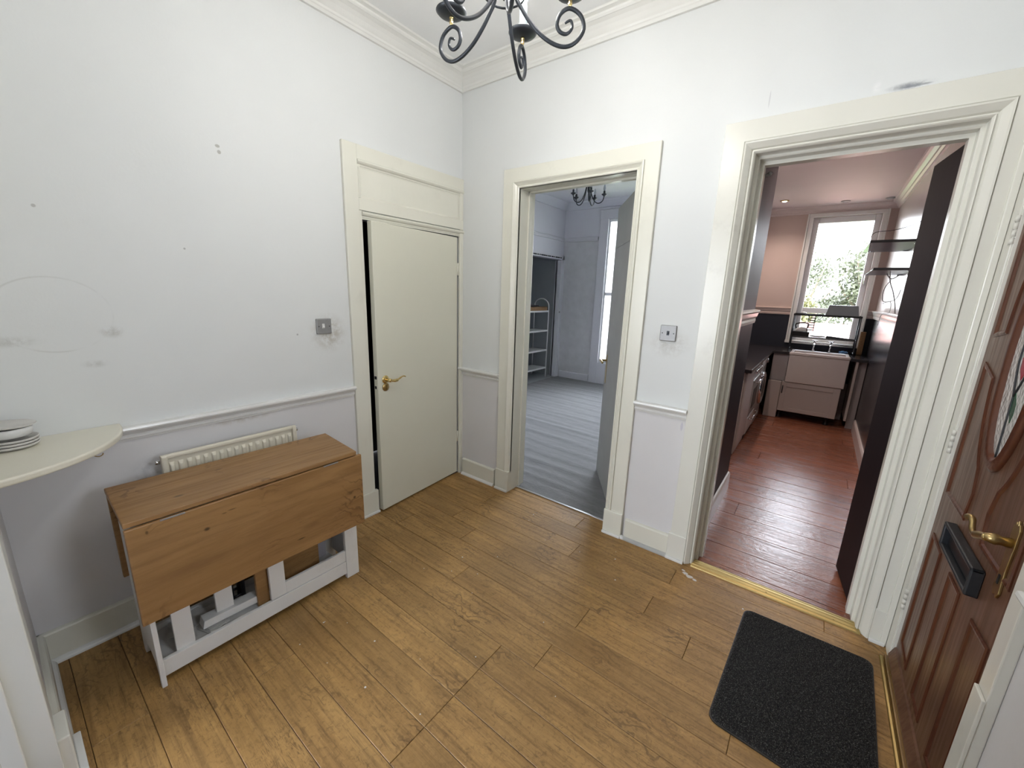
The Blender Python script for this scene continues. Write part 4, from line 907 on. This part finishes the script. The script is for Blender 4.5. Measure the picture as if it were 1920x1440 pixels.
armp = [(.010, 2.560), (.016, 2.47), (.022, 2.38), (.034, 2.325), (.050, 2.300), (.074, 2.268), (.108, 2.234), (.148, 2.210), (.184, 2.203), (.214, 2.216), (.233, 2.246), (.222, 2.280), (.190, 2.298), (.164, 2.285), (.155, 2.260), (.164, 2.241), (.184, 2.235), (.199, 2.250), (.194, 2.268), (.178, 2.262)]
AZ = [-170.9, 110.0, 33.0, -94.5, -45.0]
def cyl(az, r, z): a = math.radians(az); return Vector((cx+r*math.cos(a), cy+r*math.sin(a), z))
for az in AZ:
    pts = smooth_path([cyl(az, r, z) for r, z in armp], 5); n = len(pts)
    ra = [.0056*(1 - .45*max(0, (i/n-.75)/.25)) for i in range(n)]
    arm = MB().tube(pts, ra, 8).build('arm', IRON, t)
    c = cyl(az, .190, 2.300)
    q = MB(); q.lathe([(.003, 0), (.004, .004), (.0065, .008), (.005, .011), (.0065, .014), (.005, .017), (.0075, .021), (.006, .026)], c, (0, 0, 1), 14); q.build('collar', BRASSB, arm)
    q = MB(); q.lathe([(.006, .024), (.024, .026), (.040, .031), (.0475, .038), (.0465, .040), (.038, .035), (.020, .031), (.006, .030)], c, (0, 0, 1), 28); q.build('drip_pan', IRON, arm)
    q = MB(); q.lathe([(.0125, .030), (.0125, .115), (.011, .117)], c, (0, 0, 1), 18); q.build('candle_tube', TUBE, arm)
    q = MB(); q.lathe([(.008, .118), (.011, .128), (.0165, .145), (.017, .158), (.013, .178), (.006, .196), (.001, .204)], c, (0, 0, 1), 12); q.build('bulb', BULB if az == 110.0 else BULB_DIM, arm)
q = MB(); q.tube([cyl(a, .060, 2.335) for a in range(0, 360, 15)], .003, 6, True); q.build('ring', IRON, t)
for az in (0, 72, 144, 216, 288):
    q = MB(); q.tube(smooth_path([cyl(az, .012, 2.52), cyl(az, .05, 2.53), cyl(az, .085, 2.50), cyl(az, .088, 2.46), cyl(az, .062, 2.445), cyl(az, .050, 2.465), cyl(az, .062, 2.48)], 4), .0032, 6); q.build('scroll', IRON, t)

# far room chandelier
fx, fy = -.145, 2.2
t = thing('chandelier', (fx, fy, 2.95), 'small black five arm chandelier with unlit lamps in the far room', 'chandelier')
q = MB(); q.lathe([(.05, 0), (.03, -.02), (.006, -.03), (.006, -.10), (.014, -.12), (.02, -.17), (.009, -.22), (.009, -.30), (.004, -.32)], (fx, fy, 2.95), (0, 0, 1), 16); q.build('stem', IRON, t)
for k in range(5):
    a = math.radians(72*k+20); f_ = lambda r, z: Vector((fx+r*math.cos(a), fy+r*math.sin(a), z))
    arm = MB().tube(smooth_path([f_(.010, 2.80), f_(.022, 2.70), f_(.045, 2.60), f_(.085, 2.530), f_(.130, 2.512), f_(.170, 2.535), f_(.185, 2.585)], 5), .006, 7).build('arm', IRON, t)
    c = f_(.185, 2.585); q = MB(); q.lathe([(.006, -.005), (.012, .004), (.030, .016), (.030, .022), (.012, .030), (.012, .055), (.010, .056)], c, (0, 0, 1), 14); q.build('cup', IRON, arm)
    q = MB(); q.lathe([(.008, .056), (.014, .075), (.015, .09), (.010, .11), (.002, .125)], c, (0, 0, 1), 12); q.build('lamp', DEADLAMP, arm)

# ------------------------------------------------------------------ hall: switches
t = thing('light_switch', (0, -1.10, 1.273), 'square brushed steel light switch beside the cupboard door frame', 'switch')
MB().box(0, .011, -1.143, -1.057, 1.230, 1.316).build('plate', STEEL, t, .004)
q = MB(); q.box(.011, .0135, -1.112, -1.098, 1.262, 1.288); q.prism([(.0135, 1.264), (.019, 1.267), (.0135, 1.280)], -1.1085, -1.1005, lambda a, b, d: (a, d, b)); q.build('toggle', WHITEP, t, .001)
for y in (-1.130, -1.070): MB().lathe([(.003, 0), (.0025, .0012)], (.011, y, 1.273), (1, 0, 0), 10).build('screw', IRON, t)
t = thing('light_switch', (1.569, 0, 1.305), 'square brushed steel light switch between the two open doorways', 'switch')
MB().box(1.526, 1.612, -.011, 0, 1.262, 1.348).build('plate', STEEL, t, .004)
q = MB(); q.prism([(-.011, 1.300), (-.019, 1.304), (-.017, 1.312), (-.011, 1.312)], 1.565, 1.573, lambda a, b, d: (d, a, b)); q.box(1.562, 1.576, -.0125, -.011, 1.294, 1.318); q.build('toggle', IRON, t, .0008)
for x in (1.539, 1.599): MB().lathe([(.003, 0), (.0025, .0012)], (x, -.011, 1.305), (0, -1, 0), 10).build('screw', IRON, t)

# ------------------------------------------------------------------ hall: radiator
t = thing('radiator', (.06, -1.615, .2), 'cream panel radiator on the wall behind the folded table', 'radiator')
ya, yb = -1.895, -1.335; q = MB(); N = 17; pit = (yb-ya-.04)/N
q.box(.066, .082, ya, yb, .17, .765)
q.build('panel', RADIATOR, t, .004)
q = MB(); q.box(.074, .092, ya, yb, .748, .768); q.box(.082, .096, ya, yb, .165, .198); q.box(.082, .096, ya, ya+.022, .17, .765); q.box(.082, .096, yb-.022, yb, .17, .765); q.build('rim', RADIATOR, t, .006)
for k in range(N):
    yc = ya+.02+pit*(k+.5); q = MB(); h = .009; wb_ = pit*.33
    q.add([(.082, yc-wb_, .215), (.082, yc+wb_, .215), (.082, yc+wb_, .730), (.082, yc-wb_, .730), (.082+h, yc-wb_*.6, .232), (.082+h, yc+wb_*.6, .232), (.082+h, yc+wb_*.6, .716), (.082+h, yc-wb_*.6, .716)], [(4,5,6,7),(0,1,5,4),(1,2,6,5),(2,3,7,6),(3,0,4,7)])
    q.build('flute', RADIATOR, t, .003)
for y_, d_ in ((ya, -1), (yb, 1)): MB().lathe([(.010, 0), (.010, .016), (.006, .018)], (.060, y_, .735), (0, d_, 0), 12).build('bleed_valve', CHROME, t)
for y_, e_ in ((ya-.03, ya), (yb+.03, yb)): MB().tube([(.06, y_, .0), (.06, y_, .20), (.06, e_, .205)], .008, 8).build('pipe', RADIATOR, t)
for y_ in (-1.78, -1.45): MB().box(.0, .066, y_-.02, y_+.02, .25, .7).build('wall_bracket', RADIATOR, t)

# ------------------------------------------------------------------ hall: folded gateleg table
t = thing('gateleg_table', (.32, -1.66, 0), 'folded gateleg table with a pine top and white painted frame', 'table')
q = MB(); q.prism([(.142, -2.082), (.172, -1.222), (.518, -1.252), (.512, -2.092)], .694, .713, lambda a, b, d: (a, b, d)); q.build('table_top', PINE, t, .003)
q = MB(); q.box(.503, .521, -2.092, -1.228, .318, .690); lf = q.build('drop_leaf', PINE, t, .003)
for ya, yb in ((-2.00, -1.93), (-1.42, -1.35)): MB().box(.519, .5235, ya, yb, .686, .692).build('hinge', STEEL, lf, .001)
q = MB(); q.box(.120, .138, -2.078, -1.222, .312, .690); q.build('drop_leaf', PINE, t, .003)
MB().box(.46, .478, -2.070, -2.054, 0, .690).build('leg', TABLEWHITE, t, .002)
q = MB(); q.prism([(.205, 0), (.235, 0), (.262, .055), (.30, .085), (.36, .095), (.42, .075), (.445, .02), (.46, 0), (.46, .690), (.205, .690)], -2.068, -2.054, lambda a, b, d: (a, d, b)); q.build('end_panel', TABLEWHITE, t, .002)
MB().box(.44, .462, -1.309, -1.242, 0, .690).build('leg', TABLEWHITE, t, .002)
MB().box(.205, .227, -1.309, -1.242, 0, .690).build('leg', TABLEWHITE, t, .002)
MB().box(.227, .44, -1.262, -1.244, .05, .69).build('end_rail', TABLEWHITE, t, .002)
MB().box(.440, .458, -2.054, -1.309, .028, .098).build('lower_rail', TABLEWHITE, t, .002)
MB().box(.215, .233, -2.054, -1.309, .028, .098).build('lower_rail', TABLEWHITE, t, .002)
MB().box(.235, .438, -2.050, -1.312, .062, .076).build('base_shelf', TABLEWHITE, t, .001)
MB().box(.40, .44, -2.054, -1.31, .62, .69).build('top_rail', TABLEWHITE, t, .002)
# swing gate with its own stile and rails
g = MB().box(.438, .456, -1.668, -1.604, .102, .640).build('gate_stile', TABLEWHITE, t, .002)
MB().box(.440, .455, -1.604, -1.309, .100, .160).build('gate_rail', TABLEWHITE, t, .002)
MB().box(.424, .440, -2.006, -1.946, .078, .62).build('gate_stile', TABLEWHITE, t, .002)
MB().box(.375, .393, -1.855, -1.792, .125, .62).build('gate_stile', TABLEWHITE, t, .002)
q = MB(); q.prism([(-1.912, .104), (-1.69, .098), (-1.69, .130), (-1.905, .138)], .36, .412, lambda a, b, d: (d, a, b)); q.build('gate_rail', TABLEWHITE, t, .002)
# things stored in the folded table
tag(MB().box(.405, .425, -1.712, -1.664, .078, .62).build('slat', PINE, t, .002), 'unpainted brown pine slat')
tag(MB().box(.345, .362, -1.640, -1.400, .080, .60).build('pine_board', PINE, None, .002), 'wide brown pine board stored behind the table gate', 'board')
def folded_chair(x, label, seed):
    tt = thing('folding_chair', (x, -1.6, .08), label, 'folding chair', 'folding chairs stored in the table')
    q = MB(); q.tube([(x, -1.78, .082), (x, -1.78, .60)], .009, 8); q.tube([(x, -1.735, .082), (x, -1.735, .60)], .009, 8); q.tube([(x, -1.78, .12), (x, -1.735, .12)], .006, 6); q.tube([(x, -1.78, .30), (x, -1.735, .30)], .006, 6); q.build('frame', BLACKP, tt)
    MB().box(x-.01, x+.01, -1.79, -1.60, .40, .44).build('seat', GREYST, tt, .003)
folded_chair(.33, 'dark metal folding chair stored upright inside the table, outermost', 1)
folded_chair(.275, 'dark metal folding chair stored upright inside the table, innermost', 2)
q = MB(); rr = random.Random(4)
for k in range(9):
    a = rr.uniform(-.4, .4); c = (rr.uniform(.28, .40), rr.uniform(-2.0, -1.84)); s = len(q.v); q.box(c[0]-.05, c[0]+.05, c[1]-.035, c[1]+.035, .077+.002*k, .0785+.002*k); q.rot(a, (c[0], c[1], 0), 'Z', s)
tag(q.build('loose_papers', CREAMCUP), 'loose white papers lying on the shelf of the folded table', 'papers', None, 'stuff')
tag(MB().box(.24, .30, -1.42, -1.33, .078, .42).build('grey_box', GREYP, None, .004), 'flat grey box stored at the end of the folded table', 'box')

# ------------------------------------------------------------------ hall: corner shelf and what stands on it
t = thing('wall_shelf', (0, -2.33, .90), 'cream curved wall shelf in the hall corner', 'shelf')
pts = [(.0, -2.328)]; E_ = []
for i in range(25):
    a = math.pi/2*i/24; x = .436*math.cos(a)**.92; y = -2.42+.435*math.sin(a)**1.0
    if y > -2.328: E_.append((max(x, .0), y))
x_edge = .430
pts = [(0.0, -2.328), (x_edge, -2.328)] + E_ 
q = MB(); q.prism(pts, .896, .920, lambda a, b, d: (a, b, d)); q.build('board', SHELFP, t, .007, 3)
q = MB(); q.box(0, .022, -2.328, -2.02, .866, .896); q.build('batten', SHELFP, t, .002)
q = MB(); q.tube(smooth_path([(.235, -2.10, .897), (.235, -2.10, .888), (.238, -2.095, .878), (.244, -2.085, .874), (.250, -2.076, .880), (.250, -2.074, .886)], 4), .0018, 6); q.build('hook', BRASS, t)
t = thing('dish_stack', (.10, -2.25, .92), 'stack of pale oval dishes on the curved wall shelf', 'dishes')
for k in range(3):
    z = .9205+.010*k; s_ = 1-.03*k; q = MB()
    q.lathe([(.040*s_, 0), (.060*s_, .006), (.064*s_, .014), (.062*s_, .015), (.056*s_, .009), (.001, .004)], (.085, -2.266+.002*k, z), (0, 0, 1), 28); q.build('dish', CREAMCUP, t)
q = MB(); q.lathe([(.040, 0), (.052, .004), (.055, .020), (.056, .032), (.052, .033), (.048, .010), (.001, .006)], (.085, -2.268, .9605), (0, 0, 1), 28); q.build('bowl', WHITEP, t)
q = MB(); q.lathe([(.040, 0), (.058, .003), (.066, .009), (.062, .010), (.040, .004), (.001, .003)], (.085, -2.268, .995), (0, .06, 1), 28); q.build('lid', CREAMCUP, t)

# ------------------------------------------------------------------ doormat
P = [(2.150, -.190), (2.632, -.178), (2.600, -.915), (2.122, -.885)]
def roundpoly(P, r, k=6):
    out = []; n = len(P)
    for i in range(n):
        a, b_, c = Vector(P[i-1]), Vector(P[i]), Vector(P[(i+1) % n]); d1 = (a-b_).normalized(); d2 = (c-b_).normalized(); p0 = b_+d1*r; p1 = b_+d2*r
        for j in range(k+1): u = j/k; out.append((p0*(1-u)**2 + b_*2*u*(1-u) + p1*u*u)[:])
    return out
rp = roundpoly(P, .042); t = thing('doormat', (2.38, -.54, 0), 'black rectangular doormat with rounded corners on the brown planks', 'doormat')
MB().prism(rp, .0005, .006, lambda a, b, d: (a, b, d)).build('backing', BLACKP, t)
c0 = Vector((2.376, -.542)); rp2 = [tuple(c0+(Vector(p)-c0)*.985) for p in rp]
MB().prism(rp2, .006, .0095, lambda a, b, d: (a, b, d)).build('pile', MAT, t)
# tufts standing out of the pile
import bmesh
q = MB(); rr = random.Random(2)
def bil(u, v_): a = Vector(P[0])*(1-u)*(1-v_) + Vector(P[1])*u*(1-v_) + Vector(P[2])*u*v_ + Vector(P[3])*(1-u)*v_; return a
cnt = 0; NR, NC = 150, 100
for i in range(NR):
    for j in range(NC):
        u = .02+.96*(j+rr.random()*.9)/NC; v_ = .015+.97*(i+rr.random()*.9)/NR
        if (u < .08 or u > .92) and (v_ < .05 or v_ > .95):
            if (min(u, 1-u)/.08)**2 + 0 < .35: continue
        p = bil(u, v_); a = rr.random()*6.28; s = .0022; h = rr.uniform(.002, .0055); lx, ly = rr.uniform(-.002, .002), rr.uniform(-.002, .002)
        q.add([(p.x+s*math.cos(a), p.y+s*math.sin(a), .009), (p.x+s*math.cos(a+2.1), p.y+s*math.sin(a+2.1), .009), (p.x+s*math.cos(a+4.2), p.y+s*math.sin(a+4.2), .009), (p.x+lx, p.y+ly, .0095+h)], [(0, 1, 3), (1, 2, 3), (2, 0, 3)])
tag(q.build('tufts', MAT, t), None, None, None, 'stuff')
